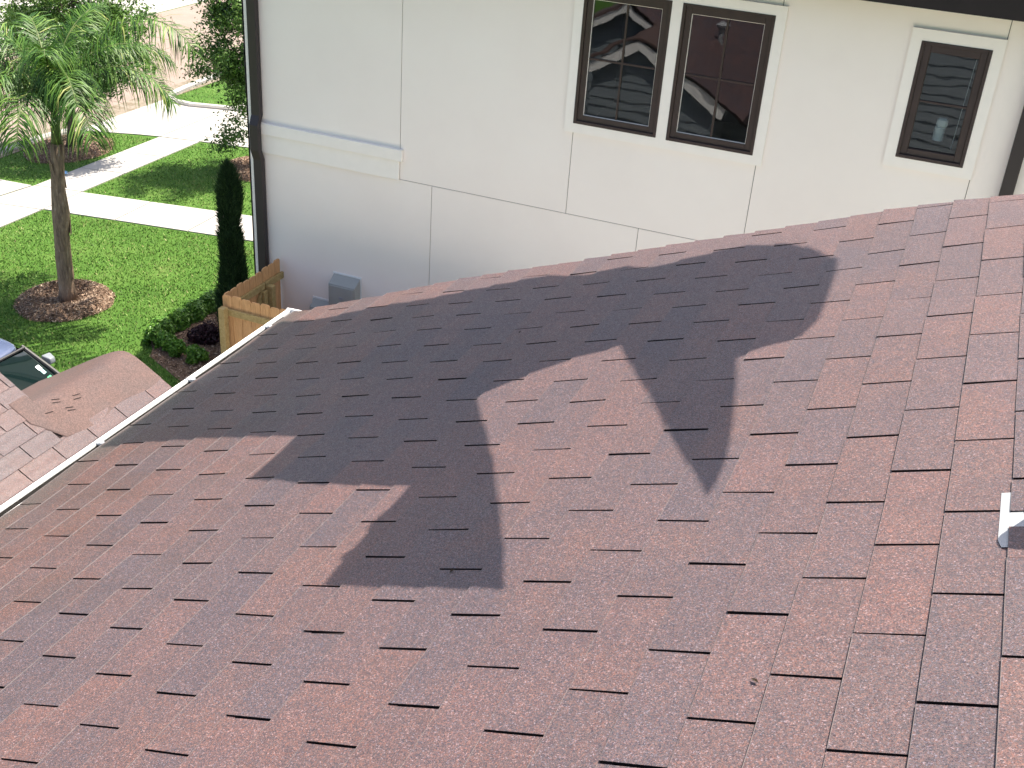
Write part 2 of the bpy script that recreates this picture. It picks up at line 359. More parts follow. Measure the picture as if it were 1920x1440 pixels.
# metal apron between hangers: short slightly misaligned lengths
mb = MB(); ys = [Y0] + [h for h in HY] + [4.34]
for i in range(len(ys) - 1):
    o_ = rnd.uniform(-.002, .002)
    mb.prism([(ex - .017 + o_, ys[i] + .012, ez - .010), (ex + .006, ys[i] + .012, ez - .0045), (ex + .006, ys[i] + .012, ez - .008), (ex - .017 + o_, ys[i] + .012, ez - .018)], (0, ys[i + 1] - ys[i] - .024, 0))
mb.obj('drip_edge', gutter_mat, gut)
# fascia
mb = MB(); mb.box((ex + .032, Y0, ez - .20), (ex + .052, 4.32, ez - .03)); mb.obj('fascia', white_paint, house)

# lap siding
def siding_y(mbx, x0, x1, z0, ztop, y, out=1, step=.17):
    """wall at constant y; ztop(x) = underside of roof"""
    z = z0
    while z < 1.0:
        z2 = z + step
        xs = np.linspace(x0, x1, 60); ok = [x for x in xs if ztop(x) > z + .01]
        if not ok: break
        xa, xb = min(ok), max(ok)
        ok2 = [x for x in xs if ztop(x) > z2]
        if ok2: xc, xd = min(ok2), max(ok2)
        else: xc = xd = max(ok, key=ztop)
        zc, zd = min(z2, ztop(xc)), min(z2, ztop(xd))
        mbx.add([(xa, y + out * .022, z), (xb, y + out * .022, z), (xd, y + out * .004, zd + .012), (xc, y + out * .004, zc + .012), (xa, y, z), (xb, y, z)],
                [(0, 1, 2, 3), (4, 5, 1, 0)])
        z = z2
mb = MB()
zt = lambda x: rp(0, 0).z + (x - rp(0, 0).x) * math.tan(TH) - .06
mb.box((-2.45, -4.4, -8.3), (1.8, 4.0, -3.0)); siding_y(mb, -2.45, 2.6, -8.3, zt, 4.0)
z = -8.3
while z < -2.85:
    mb.add([(-2.472, -4.4, z), (-2.472, 4.0, z), (-2.454, 4.0, z + .18), (-2.454, -4.4, z + .18), (-2.45, -4.4, z), (-2.45, 4.0, z)], [(1, 0, 3, 2), (0, 1, 5, 4)]); z += .17
mb.prism([(-2.45, 3.999, -3.0), (2.6, 3.999, -3.0), (2.6, 3.999, -.75)], (0, -.1, 0))
mb.obj('lap_siding_wall', siding_mat, house)

# lower wing: roof descending to +x, then the little front gable
t31 = math.tan(math.radians(31)); QX, QZ = -5.2268, -4.13
def zl(x): return QZ - (x - QX) * t31
PH = math.radians(31)
# frame: a = up-slope (towards -x), b = y, n = normal
LM = Matrix(((-math.cos(PH), 0, math.sin(PH), QX), (0, -1, 0, 0), (math.sin(PH), 0, math.cos(PH), QZ), (0, 0, 0, 1)))
mb = MB()
for n in range(-17, 9):
    a0 = .041 + n * EXP
    phb = .06 + .1524 * (n % 2) + rnd.uniform(-.01, .01)
    lo = 5.06
    for k in range(-5, 36):
        yb = 5.06 + .33 - phb - k * TAB
        y1_, y0_ = yb - .004, yb - TAB + .004
        ym = 4.97 if a0 > -.28 else 5.99
        if a0 > .12: ym = 5.06
        if y0_ > ym - .02: continue
        if y1_ < -1: break
        y1_ = min(y1_, ym)
        x_ = QX - a0 * math.cos(PH)
        if x_ < -5.9: continue
        tb = .006 + rnd.uniform(-.0006, .001)
        P = [(a0, -y1_, tb), (a0, -y0_, tb), (a0 + EXP + .02, -y0_, .0014), (a0 + EXP + .02, -y1_, .0014)]
        if x_ < -5.8: P[2] = (.79, P[2][1], .003); P[3] = (.79, P[3][1], .003)
        if a0 > -.35 and a0 < -.02 and ym > 5.1:
            pass
        B = [(p[0], p[1], -.008) for p in P]
        mb.add(P + B, [(0, 1, 2, 3), (0, 4, 5, 1), (1, 5, 6, 2), (3, 7, 4, 0)])
lr = mb.obj('lower_roof', roof_low); lr.parent = house; lr.matrix_parent_inverse = house.matrix_basis.inverted(); lr.matrix_basis = LM
lr['label'] = 'lower red-brown shingle roof beyond the white gutter'
mb = MB()   # deck + left slopes
RX = -5.90; RXs = -5.33; zr, zrs = zl(RX), zl(RXs)
mb.prism([(RX, -1, zr - .008), (-2.50, -1, zl(-2.5) - .008), (-2.50, -1, zl(-2.5) - .06), (RX, -1, zr - .06)], (0, 6.05, 0))
mb.prism([(RXs + .35, 5.05, zl(RXs + .35) - .010), (-2.50, 5.05, zl(-2.5) - .010), (-2.50, 5.05, zl(-2.5) - .06), (RXs + .35, 5.05, zl(RXs + .35) - .06)], (0, .94, 0))
d_ = mb.obj('lower_roof_deck', underlay, house)
mb = MB()
mb.prism([(RX, -1, zr + .004), (RX - 2.6, -1, zr - 2.6 * t31), (RX - 2.6, -1, zr - .06 - 2.6 * t31), (RX, -1, zr - .06)], (0, 6.06, 0))
mb.obj('west_slope', shingle_mat('west_slope_shingle'), house)
# rounded ridge membrane of the little gable: smooth saddle of mineral felt
Vv, Ff = [], []
NA, NB = 26, 30
def felt_z(x, y):
    k = min(1, max(0, (y - 5.06) / .22)); r = .09 * k
    dxx = x - RXs
    if y < 5.055: return zl(x) + .012
    return zrs - math.sqrt(dxx * dxx + r * r) * t31 + .013 + .006 * math.sin(y * 8 + x * 5) * k
for (ya, yb, xe) in ((4.90, 5.062, None), (5.062, 5.995, RXs - .9)):
    o0 = len(Vv)
    for j in range(NB + 1):
        y = ya + (yb - ya) * j / NB
        x0 = QX + .20 + .015 * math.sin(y * 11) - (max(0, 5.02 - y) * 1.6)
        x1 = xe if xe is not None else QX - .17
        for i in range(NA + 1):
            fi = i / NA; x = x0 + (x1 - x0) * fi
            Vv.append((x, y, felt_z(x, y) if 0 < i and not (xe is None and (j == 0 or i == NA)) else zl(x) + .004))
    for j in range(NB):
        for i in range(NA):
            a = o0 + j * (NA + 1) + i; Ff.append((a, a + NA + 1, a + NA + 2, a + 1))
mb = MB(); mb.add(Vv, Ff)
# front lip
lip = Vv[-(NA + 1):]
mb.add(lip + [(p[0], p[1], p[2] - .035) for p in lip], [(i + 1, i, i + NA + 1, i + NA + 2) for i in range(NA)])
M_ = Mat('mineral_felt'); co = M_.co(); v = M_.n('ShaderNodeTexVoronoi'); v.inputs['Scale'].default_value = 170; M_.l(co, v.inputs['Vector'])
sp = M_.n('ShaderNodeSeparateColor'); M_.l(v.outputs['Color'], sp.inputs[0])
b_ = M_.ramp(M_.noise(3.4, 5, .65, M_.co((1, .8, 1))), [(.30, (.098, .062, .054)), (.46, (.094, .061, .055)), (.62, (.086, .060, .056)), (.78, (.074, .057, .056))])
M_.col(M_.mix(1.0, b_, M_.ramp(sp.outputs[0], [(0, (.7, .7, .72)), (.6, (1, 1, 1)), (1, (1.4, 1.3, 1.25))]), 'MULTIPLY')); M_.bump(sp.outputs[0], .4, .002); felt = M_.set(.8, .35)
fm = mb.obj('ridge_membrane', felt, house, smooth=True)
for x, y in [(-5.243, 5.358), (-5.216, 5.337), (-5.276, 5.199), (-5.253, 5.18), (-5.186, 5.221), (-5.164, 5.217), (-5.218, 5.07)]:
    dx, dy = .0075, .029; mb = MB()
    mb.add([(x + sx * dx + wx, y + sx * dy + wy, felt_z(x + sx * dx + wx, y + sx * dy + wy) + .002) for sx, wx, wy in ((-1, -.003, .001), (1, -.003, .001), (1, .003, -.001), (-1, .003, -.001))], [(0, 1, 2, 3)])
    mb.obj('tab_slot', underlay, fm)
# gable wall pieces
mb = MB()
siding_y(mb, RX - 2.4, -2.46, -8.3, lambda x: zr - abs(x - RX) * t31 - .07, 4.86)
siding_y(mb, RXs - .85, -3.9, -8.3, lambda x: zrs - abs(x - RXs) * t31 - .07, 5.82)
mb.box((RX - 2.4, -1, -8.3), (RX - 2.3, 4.84, zr - 2.4 * t31 - .1)); mb.box((RXs - .85, 4.84, -8.3), (RXs - .8, 5.8, zrs - .85 * t31 - .1)); mb.box((-3.95, 4.84, -8.3), (-3.9, 5.8, zl(-3.9) - .1))
mb.obj('lower_gable_wall', siding_mat, house)
mb = MB()
def rakeb(x0, z0, x1, z1, y, w=.19):
    mb.prism([(x0, y, z0), (x1, y, z1), (x1, y, z1 - w), (x0, y, z0 - w)], (0, -.03, 0))
rakeb(RX, zr - .012, -2.5, zl(-2.5) - .012, 5.04); rakeb(RX, zr - .012, RX - 2.6, zr - 2.6 * t31 - .012, 5.04)
rakeb(RXs, zrs - .10, -3.75, zl(-3.75) - .06, 5.965); rakeb(RXs, zrs - .10, RXs - .95, zrs - .95 * t31 - .06, 5.965)
mb.obj('gable_trim', white_paint, house)
# vent pipe standing on the lower roof (seen mirrored in the neighbour's window)
vp = MB(); vx, vy = -4.5, 3.4
vp.tube([(vx, vy, zl(vx) - .05), (vx, vy, zl(vx) + .32)], .055, 14); vp.tube([(vx, vy, zl(vx) + .30), (vx, vy, zl(vx) + .335), (vx, vy, zl(vx) + .39)], [.10, .11, .02], 14)
vp.obj('roof_vent', flash_mat, house)
# flashing of the vent pipe at the right edge (roof coordinates)
mb = MB()
fp = [(-.229, 2.254), (-.2335, 2.085), (-.231, 2.052), (-.224, 2.037), (-.212, 2.034), (.05, 2.034), (.05, 2.254)]
vs2 = np.linspace(2.038, 2.254, 9)
pl = []
for v in vs2:
    e = .0075 * max(0, 1 - (v - 2.038) / .02) ** 1.5
    for u in (-.2335 + e, -.21, -.12, .05): pl.append((u, float(v), .0048 + wave(u, float(v)) - (.0022 if u > -.205 else 0)))
mb.add(pl, [(i * 4 + j, i * 4 + j + 1, i * 4 + j + 5, i * 4 + j + 4) for i in range(8) for j in range(3)])
mb.add([(p[0], p[1], p[2] - .003) for p in pl[::4]] + [pl[i] for i in range(0, 36, 4)], [(i, i + 9, i + 10, i + 1) for i in range(8)])
fl = in_roof(mb, 'pipe_flashing', flash_mat)
mb = MB(); cx, cy = -.085, 2.20
ring = lambda r, h, n=20: [(cx + r * math.cos(2 * math.pi * i / n) + h * .39, cy + r * math.sin(2 * math.pi * i / n), h) for i in range(n)]
mb.tube([(cx, cy, .008), (cx + .02, cy, .045), (cx + .04, cy, .10)], [.085, .05, .043], 18)
mb.tube([(cx + .03, cy, .08), (cx + .125, cy, .32)], .048, 18)
p_ = in_roof(mb, 'vent_pipe', flash_mat, True)

# a few dry leaves and twigs on the shingles
twig = simple('dry_leaf', (.030, .022, .016), .9, .1, var=.3)
for (u, v, lb) in ((-1.44, 2.0, 'tiny dry leaf scrap on the sunlit shingles left of the lower tip of the shadow'), (-.62, 1.62, 'tiny dark twig on the shingles near the bottom right, left of the white flashing'), (-1.95, 3.62, 'small debris speck inside the shaded part of the roof')):
    t = MB(); a_ = rnd.uniform(0, 3.1); L_ = rnd.uniform(.006, .012); n_ = .0075 + wave(u, v)
    t.add([(u - L_ * math.cos(a_), v - L_ * math.sin(a_), n_ + .001), (u + .004 * math.sin(a_), v - .004 * math.cos(a_), n_ + .003), (u + L_ * math.cos(a_), v + L_ * math.sin(a_), n_ + .002), (u - .004 * math.sin(a_), v + .004 * math.cos(a_), n_ + .004)], [(0, 1, 2, 3)])
    o = t.obj('dry_leaf', twig); o.matrix_basis = RM; tag(o, lb, 'leaf')
# unseen slab added overhead, outlined to cast the shade on the slope
SH = [(-3.332, 2.932), (-2.917, 2.923), (-2.507, 2.877), (-2.49, 2.74), (-2.486, 2.56), (-2.153, 2.489), (-1.815, 2.452), (-1.811, 2.348), (-1.827, 2.236), (-1.809, 2.195), (-1.808, 2.120), (-1.822, 2.10), (-1.822, 2.075), (-1.807, 2.06), (-1.8, 1.957), (-1.529, 1.941), (-1.269, 1.921), (-1.355, 2.104), (-1.586, 2.563), (-1.877, 3.06), (-1.788, 3.164), (-1.632, 3.277), (-1.459, 3.341), (-1.132, 2.749), (-.885, 2.298), (-.881, 2.388), (-.884, 2.496), (-.916, 2.71), (-1.007, 3.135), (-.937, 3.196), (-.833, 3.248), (-.799, 3.385), (-.803, 3.569), (-.81, 3.80), (-.825, 3.96), (-.93, 4.10), (-1.03, 4.20), (-1.25, 4.28), (-1.45, 4.22), (-1.6, 4.18), (-1.75, 4.27), (-1.9, 4.24), (-2.128, 4.32), (-2.40, 4.27), (-2.7, 4.22), (-2.991, 4.22), (-3.246, 4.16), (-3.503, 4.20), (-3.503, 2.932)]
def lift(u, v): return 1.75 + .05 * (u + 1.8) + .62 * (v - 1.92)
mb = MB()
base = [rp(u, v) + SUN * lift(u, v) for u, v in SH]
mb.prism(base, SUN * .45)
up = mb.obj('shade_slab', roof_low, house)

# ================================================================== NEIGHBOUR HOUSE
WY = 12.5
nb = thing('neighbour_house', 'pale cream two-storey house wall with dark bronze windows and downspouts', 'house', (-3, WY, -8.3))
def zj(x): return -4.885
mb = MB()
mb.box((-8.60, WY + .012, -8.3), (6.5, WY + 8, -1.5)); mb.obj('wall_core', joint_mat, nb)
# panels (gaps are real joints)
mb = MB(); g = .004
def panel(x0, x1, z0, z1): mb.box((x0 + g, WY, z0 + g), (x1 - g, WY + .0115, z1 - g))
top = -1.55
xs = [-8.60, -6.42, -4.17, -2.01, .20, 2.4, 4.6, 6.5]
for a, b in zip(xs[:-1], xs[1:]): panel(a, b, -4.885, top)
xl = [-8.60, -5.965, -3.25, -.6, 1.9, 4.4, 6.5]
for a, b in zip(xl[:-1], xl[1:]): panel(a, b, -8.3, -4.885)
mb.obj('wall_panels', panel_mat, nb)
mb = MB(); mb.box((-8.625, WY - .004, -8.3), (-8.60, WY + 8, -1.5)); mb.obj('west_wall', panel_mat, nb)
mb = MB(); mb.bbox((-8.655, WY - .03, -8.3), (-8.625, WY + .10, -1.6), .003); mb.bbox((-8.655, WY - .03, -8.3), (-8.53, WY - .002, -1.6), .003); mb.obj('corner_board', trim_mat, nb)
mb = MB(); mb.bbox((-8.53, WY - .055, -4.635), (-6.37, WY - .001, -4.485), .004); mb.obj('band_cap', trim_mat, nb)
mb = MB(); mb.bbox((-8.53, WY - .030, -4.89), (-6.42, WY - .001, -4.637), .004); mb.obj('band_board', trim_mat, nb)

def window(x0, x1, z0, z1, vert=True, label=None):
    """outer frame box x0..x1, z0..z1"""
    wn = MB(); d = .045
    F1 = .035
    def ring(mbx, x0, x1, z0, z1, w_, ya, yb, c=.003):
        mbx.bbox((x0, ya, z0), (x0 + w_, yb, z1), c); mbx.bbox((x1 - w_, ya, z0), (x1, yb, z1), c)
        mbx.bbox((x0 + w_, ya, z1 - w_), (x1 - w_, yb, z1), c); mbx.bbox((x0 + w_, ya, z0), (x1 - w_, yb, z0 + w_), c)
    ring(wn, x0, x1, z0, z1, F1, WY - .035, WY + .06)
    win = wn.obj('window', bronze, nb)
    if label: win['label'] = label
    s = MB(); ring(s, x0 + F1, x1 - F1, z0 + F1, z1 - F1, .068, WY - .012, WY + .05); s.obj('sash', bronze, win)
    gx0, gx1, gz0, gz1 = x0 + F1 + .068, x1 - F1 - .068, z0 + F1 + .068, z1 - F1 - .068
    bd = MB(); ring(bd, gx0 - .001, gx1 + .001, gz0 - .001, gz1 + .001, .007, WY + .002, WY + .012, .001); bd.obj('glazing_bead', trim_mat if vert else bronze, win)
    zm = (gz0 + gz1) / 2; mt = MB()
    mt.bbox((gx0, WY + .004, zm - .011), (gx1, WY + .0195, zm + .011), .002)
    if vert:
        xm = (gx0 + gx1) / 2; mt.bbox((xm - .011, WY + .003, gz0), (xm + .011, WY + .0185, gz1), .002)
    mt.obj('muntin', bronze, win)
    p = MB(); p.add([(gx0, WY + .0205, gz0), (gx1, WY + .0205, gz0), (gx1, WY + .0205, gz1), (gx0, WY + .0205, gz1)], [(0, 1, 2, 3)]); p.obj('pane', glass, win)
    return win, (gx0, gx1, gz0, gz1)
# rooms behind the glass need holes in the core: build recess boxes standing proud of the core
wins = [(-4.17, -3.175, -3.765, -2.265, True), (-3.055, -2.06, -3.77, -2.27, True), (-.58, .10, -3.51, -2.31, False)]
labs = ['left bronze window of the pair', 'right bronze window of the pair', 'small single bronze window']
rects = []
for (a, b, c_, d_2, vt), lb in zip(wins, labs):
    wn_, r = window(a, b, c_, d_2, vt, lb); rects.append((a, b, c_, d_2, wn_, r))
# rebuild core and panels with openings
def cut_rects(x0, x1, z0, z1, holes):
    out = [(x0, x1, z0, z1)]
    for (a, b, c_, d_2) in holes:
        nx = []
        for (p, q, r_, s_) in out:
            if a >= q or b <= p or c_ >= s_ or d_2 <= r_: nx.append((p, q, r_, s_)); continue
            if a > p: nx.append((p, a, r_, s_))
            if b < q: nx.append((b, q, r_, s_))
            if c_ > r_: nx.append((max(p, a), min(q, b), r_, c_))
            if d_2 < s_: nx.append((max(p, a), min(q, b), d_2, s_))
        out = nx
    return out
holes = [(a + .01, b - .01, c_ + .01, d_2 - .01) for a, b, c_, d_2, _, _ in rects]
for o in [o for o in bpy.data.objects if o.name.startswith(('wall_core', 'wall_panels'))]: bpy.data.objects.remove(o)
mb = MB()
for (p, q, r_, s_) in cut_rects(-8.60, 6.5, -8.3, -1.5, holes): mb.box((p, WY + .012, r_), (q, WY + .10, s_))
mb.box((-8.6, WY + .10, -8.3), (-8.5, WY + 8, -1.5)); mb.box((6.4, WY + .1, -8.3), (6.5, WY + 8, -1.5)); mb.box((-8.5, WY + 7.9, -8.3), (6.4, WY + 8, -1.5))
mb.obj('wall_core', joint_mat, nb)
mb = MB()
def panel2(x0, x1, z0, z1):
    for (p, q, r_, s_) in cut_rects(x0 + g, x1 - g, z0 + g, z1 - g, holes): mb.add([(p, WY, r_), (q, WY, r_), (q, WY, s_), (p, WY, s_)], [(0, 1, 2, 3)])
    # joint returns
    for (xa, za, xb, zb) in ((x0 + g, z0 + g, x0 + g, z1 - g), (x1 - g, z1 - g, x1 - g, z0 + g), (x0 + g, z1 - g, x1 - g, z1 - g), (x1 - g, z0 + g, x0 + g, z0 + g)):
        mb.add([(xa, WY, za), (xb, WY, zb), (xb, WY + .0115, zb), (xa, WY + .0115, za)], [(0, 1, 2, 3)])
for a, b in zip(xs[:-1], xs[1:]): panel2(a, b, -4.885, top)
for a, b in zip(xl[:-1], xl[1:]): panel2(a, b, -8.3, -4.885)
mb.obj('wall_panels', panel_mat, nb)
for a, b, c_, d_2, wn_, r in rects:
    mb = MB(); x0, x1, z0, z1 = a - .2, b + .2, c_ - .3, d_2 + .15; y0, y1 = WY + .101, WY + 2.2
    mb.add([(x0, y0, z0), (x1, y0, z0), (x1, y1, z0), (x0, y1, z0), (x0, y0, z1), (x1, y0, z1), (x1, y1, z1), (x0, y1, z1)], [(0, 1, 2, 3), (4, 7, 6, 5), (2, 6, 7, 3), (1, 5, 6, 2), (0, 3, 7, 4)])
    mb.obj('room', room_mat, wn_)
# surrounds
mb = MB(); P_ = .028
def surround(x0, x1, z0, z1, inner):
    for (p, q, r_, s_) in cut_rects(x0, x1, z0, z1, inner): mb.box((p, WY - P_, r_), (q, WY - .001, s_))
surround(-4.275, -1.95, -3.875, -2.165, [(-4.17, -3.175, -3.765, -2.265), (-3.055, -2.06, -3.77, -2.27)]); mb.obj('double_window_surround', trim_mat, nb)
mb = MB(); surround(-.69, .207, -3.62, -2.195, [(-.58, .10, -3.51, -2.31)]); mb.obj('single_window_surround', trim_mat, nb)
# downspouts
def spout(x, dz):
    mb = MB(); pts = [(-1.6, .062), (-4.38, .062), (-4.50, .118), (-4.84, .118), (-4.98, .062), (-8.2, .062)]
    if not dz: pts = [(-1.6, .062), (-8.2, .062)]
    h, wd = .042, .066
    sec = []
    for z, o in pts:
        for sx, sy in ((-1, -1), (1, -1), (1, 1), (-1, 1)): sec.append((x + sx * wd, WY - o + sy * h, z))
    fs = []
    for i in range(len(pts) - 1):
        for j in range(4): fs.append((i * 4 + j, i * 4 + (j + 1) % 4, i * 4 + 4 + (j + 1) % 4, i * 4 + 4 + j))
    mb.add(sec, fs)
    o = mb.obj('downspout', bronze_dark, nb)
    md = o.modifiers.new('b', 'BEVEL'); md.width = .01; md.segments = 2; md.limit_method = 'ANGLE'
spout(-8.475, True); spout(.575, False)
mb = MB(); mb.box((-8.68, WY - .42, -1.94 + .035), (6.9, WY + .0, -1.52)); mb.box((-8.70, WY - .45, -1.94), (6.9, WY - .40, -1.62)); mb.obj('eave', soffit_mat, nb)
mb = MB(); mb.prism([(-8.70, WY - .5, -1.56), (-8.70, WY + 4, .3), (-8.70, WY + 8.5, -1.56)], (15.6, 0, 0)); mb.obj('roof', roof_low, nb)
# little white lamp on the sill
t = MB(); t.tube([(-.215, WY + .2, -3.33), (-.215, WY + .2, -3.325), (-.215, WY + .2, -3.19)], [.03, .055, .055], 16); t.bbox((-.26, WY + .15, -3.19), (-.15, WY + .25, -3.09), .02)
tag(t.obj('ceramic_jar', porcelain), 'small white ceramic jar standing inside the small window', 'jar')
t = MB(); t.box((-.60, WY + .11, -3.51), (.12, WY + .32, -3.48)); t.obj('sill_shelf', room_mat, rects[2][4])
t = MB(); t.tube([(-.03, WY + .12, -2.45), (-.06, WY + .12, -3.38)], .003, 6); tag(t.obj('blind_cord', porcelain), 'thin white blind cord hanging inside the small window', 'cord')

# utility boxes
def ubox(x0, x1, ztop, zbot, d, label):
    t = MB()
    t.hull([(x0, WY - .002, zbot), (x1, WY - .002, zbot), (x1, WY - .002, ztop), (x0, WY - .002, ztop), (x0, WY - d, zbot), (x1, WY - d, zbot), (x1, WY - d, ztop - .10), (x0, WY - d, ztop - .10)])
    o = t.obj('utility_box', grey_box); lt = MB(); lt.bbox(((x0 + x1) / 2 - .03, WY - d - .020, ztop - .30), ((x0 + x1) / 2 + .03, WY - d - .012, ztop - .26), .002); lt.obj('latch', flash_mat, o); md = o.modifiers.new('b', 'BEVEL'); md.width = .008; md.segments = 2
    t = MB(); t.bbox((x0 + .015, WY - d - .012, zbot), (x1 - .015, WY - d + .001, ztop - .115), .004); t.obj('cover', grey_box, o)
    t = MB(); t.box((x0 - .012, WY - .012, zbot), (x1 + .016, WY - .001, ztop + .014)); t.obj('back_plate', white_paint, o)
    tag(o, label, 'utility box', 'grey boxes on the wall')
ubox(-7.39, -6.985, -6.385, -7.25, .16, 'taller grey metal utility box mounted on the cream wall')
ubox(-7.72, -7.41, -6.83, -7.4, .12, 'shorter grey utility box lower left of the taller one on the wall')

# ================================================================== FENCE + GATE
FT = -6.38; FB = -8.28
fence = thing('picket_fence', 'cedar dog-ear picket fence with pine rails running toward the shingled house', 'fence', (-8.24, 11.15, -8.3))
def picket(o, ax, pos, fixed, wd, parent, top_=FT):
    c = .03
    pr = [(0, FB), (wd, FB), (wd, top_ - c), (wd - c * .35, top_ - c * .3), (wd - c, top_), (c, top_), (c * .35, top_ - c * .3), (0, top_ - c)]
    t = MB()
    if ax == 'x': t.prism([(pos + a, fixed, z) for a, z in pr], (0, .018, 0))
    else: t.prism([(fixed, pos + a, z) for a, z in pr], (-.018, 0, 0))
    return t.obj('picket', cedar, parent)
x = -8.25
while x < -4.3:
    picket(None, 'x', x, 11.155, .137, fence, FT + rnd.uniform(-.012, .012)); x += .143
for zz in (-6.60, -7.95):
    t = MB(); t.bbox((-8.235, 11.115, zz - .045), (-4.3, 11.153, zz + .045), .003); t.obj('rail', pine, fence)
for xx in (-8.19, -5.8):
    t = MB(); t.bbox((xx - .045, 11.022, FB), (xx + .045, 11.112, -6.52), .004); t.obj('post', pine, fence)
gate = thing('side_gate', 'cedar picket gate with diagonal brace between the fence corner and the cream wall', 'gate', (-8.24, 11.7, -8.3))
y = 11.18; i = 0
gap = 0
while y < 12.36:
    if i == 6: gap = .02
    picket(None, 'y', y + gap, -8.235 + (0.0), .137, gate if i < 6 else fence, FT + rnd.uniform(-.01, .01) + (.0 if i < 6 else .02)); y += .142; i += 1
for zz in (-6.60, -7.95):
    t = MB(); t.bbox((-8.234, 11.16, zz - .045), (-8.196, 12.04, zz + .045), .003); t.obj('rail', pine, gate)
t = MB(); t.bbox((-8.234, 12.06, -6.645), (-8.19, 12.497, -6.555), .003); t.obj('rail', pine, fence)
a = Vector((-8.215, 11.25, -7.9)); b = Vector((-8.215, 12.0, -6.65)); dd = (b - a).normalized(); pp = Vector((0, -dd.z, dd.y)) * .045
t = MB(); t.prism([(p.x - .015, p.y, p.z) for p in (a - pp, b - pp, b + pp, a + pp)], (.034, 0, 0)); t.obj('brace', pine, gate)
for yy in (12.10,):
    t = MB(); t.bbox((-8.189, yy - .045, FB), (-8.099, yy + .045, -6.60), .004); t.obj('post', pine, fence)
t = MB(); t.bbox((-8.196, 11.95, FB), (-8.158, 12.04, -6.65), .003); t.obj('stile', pine, gate)

# ================================================================== GROUND
GZ = -8.3
mb = MB(); mb.add([(-300, -300, GZ), (300, -300, GZ), (300, 300, GZ), (-300, 300, GZ)], [(0, 1, 2, 3)]); struct(mb.obj('ground', lawn_mat))
def slabs(name, quads, mat, h=.022, gap=.012):
    mb = MB()
    for q in quads:
        q = [Vector((p[0], p[1], 0)) for p in q]; c_ = sum(q, Vector()) / len(q)
        qq = []
        n = len(q)
        for i in range(n):
            e1 = (q[i] - q[i - 1]).normalized(); e2 = (q[(i + 1) % n] - q[i]).normalized()
            n1 = Vector((-e1.y, e1.x, 0)); n2 = Vector((-e2.y, e2.x, 0)); bis = (n1 + n2); bis /= max(.3, bis.dot(n1))
            qq.append(q[i] + bis * gap / 2)
        mb.prism([(p.x, p.y, GZ - .05) for p in qq], (0, 0, .05 + h))
    return struct(mb.obj(name, mat))
def strip(L0, L1, R0, R1, n):
    L0, L1, R0, R1 = map(Vector, (L0, L1, R0, R1)); out = []
    for i in range(n):
        a, b = i / n, (i + 1) / n
        out.append([L0.lerp(L1, a), R0.lerp(R1, a), R0.lerp(R1, b), L0.lerp(L1, b)])
    return out
# sidewalk parallel to the street, x -17..-15.86
sw = strip((-17.2, 9.0), (-16.99, 15.7), (-15.78, 9.0), (-15.80, 15.93), 5) + strip((-16.99, 15.7), (-16.85, 16.88), (-15.80, 15.93), (-15.84, 17.09), 1) \
   + strip((-16.85, 16.88), (-16.82, 20.78), (-15.84, 17.09), (-15.87, 21.0), 3)
slabs('sidewalk', sw, concrete, gap=.022)
fw = strip((-15.84, 17.07), (-7.0, 18.75), (-15.80, 15.96), (-7.0, 17.45), 6)
fw = [[q[3], q[0], q[1], q[2]] for q in fw]
fw += [[(-18.66, 15.62), (-17.02, 15.72), (-16.88, 16.86), (-18.66, 16.70)]]
slabs('front_walk', fw, concrete, gap=.022)
slabs('private_driveway', [[(-18.4, 7.3), (-8.8, 7.3), (-8.8, 10.1), (-18.4, 10.1)][::1]], concrete)
# neighbour driveway + apron
dq = [[(-18.62, 20.15), (-17.3, 20.66), (-16.83, 20.80), (-16.83, 23.38), (-17.93, 23.19), (-18.44, 23.27), (-18.62, 23.4)],
      [(-16.83, 20.80), (-15.87, 21.0), (-15.87, 23.62), (-16.83, 23.38)], [(-15.87, 21.0), (-12.2, 21.75), (-12.2, 24.5), (-15.87, 23.62)], [(-12.2, 21.75), (-9, 22.4), (-9, 25.2), (-12.2, 24.5)]]
slabs('neighbour_driveway', dq, concrete, gap=.03)
fw_strip = strip((-16.83, 23.5), (-16.83, 45), (-15.7, 23.75), (-15.7, 45), 14)
slabs('far_sidewalk', fw_strip, concrete)
# street
sq = []
for i in range(14):
    ya = -20 + i * 6.07
    for xa, xb in ((-21.8, -18.95), (-24.95, -21.8)): sq.append([(xa, ya), (xb, ya), (xb, ya + 6.07), (xa, ya + 6.07)])
slabs('street', sq, street_mat, h=-.10 + .004, gap=.018) if False else None
mb = MB()
for q in sq:
    (x0, y0), (x1, y1) = q[0], q[2]; gz = .009
    mb.box((x0 + gz, y0 + gz, GZ - .05), (x1 - gz, y1 - gz, GZ + .008))
struct(mb.obj('street', street_mat))
mb = MB()   # apron on the far side and far gutters
mb.box((-45, 21.3, GZ - .05), (-25.0, 60, GZ + .012)); struct(mb.obj('far_driveway', concrete))
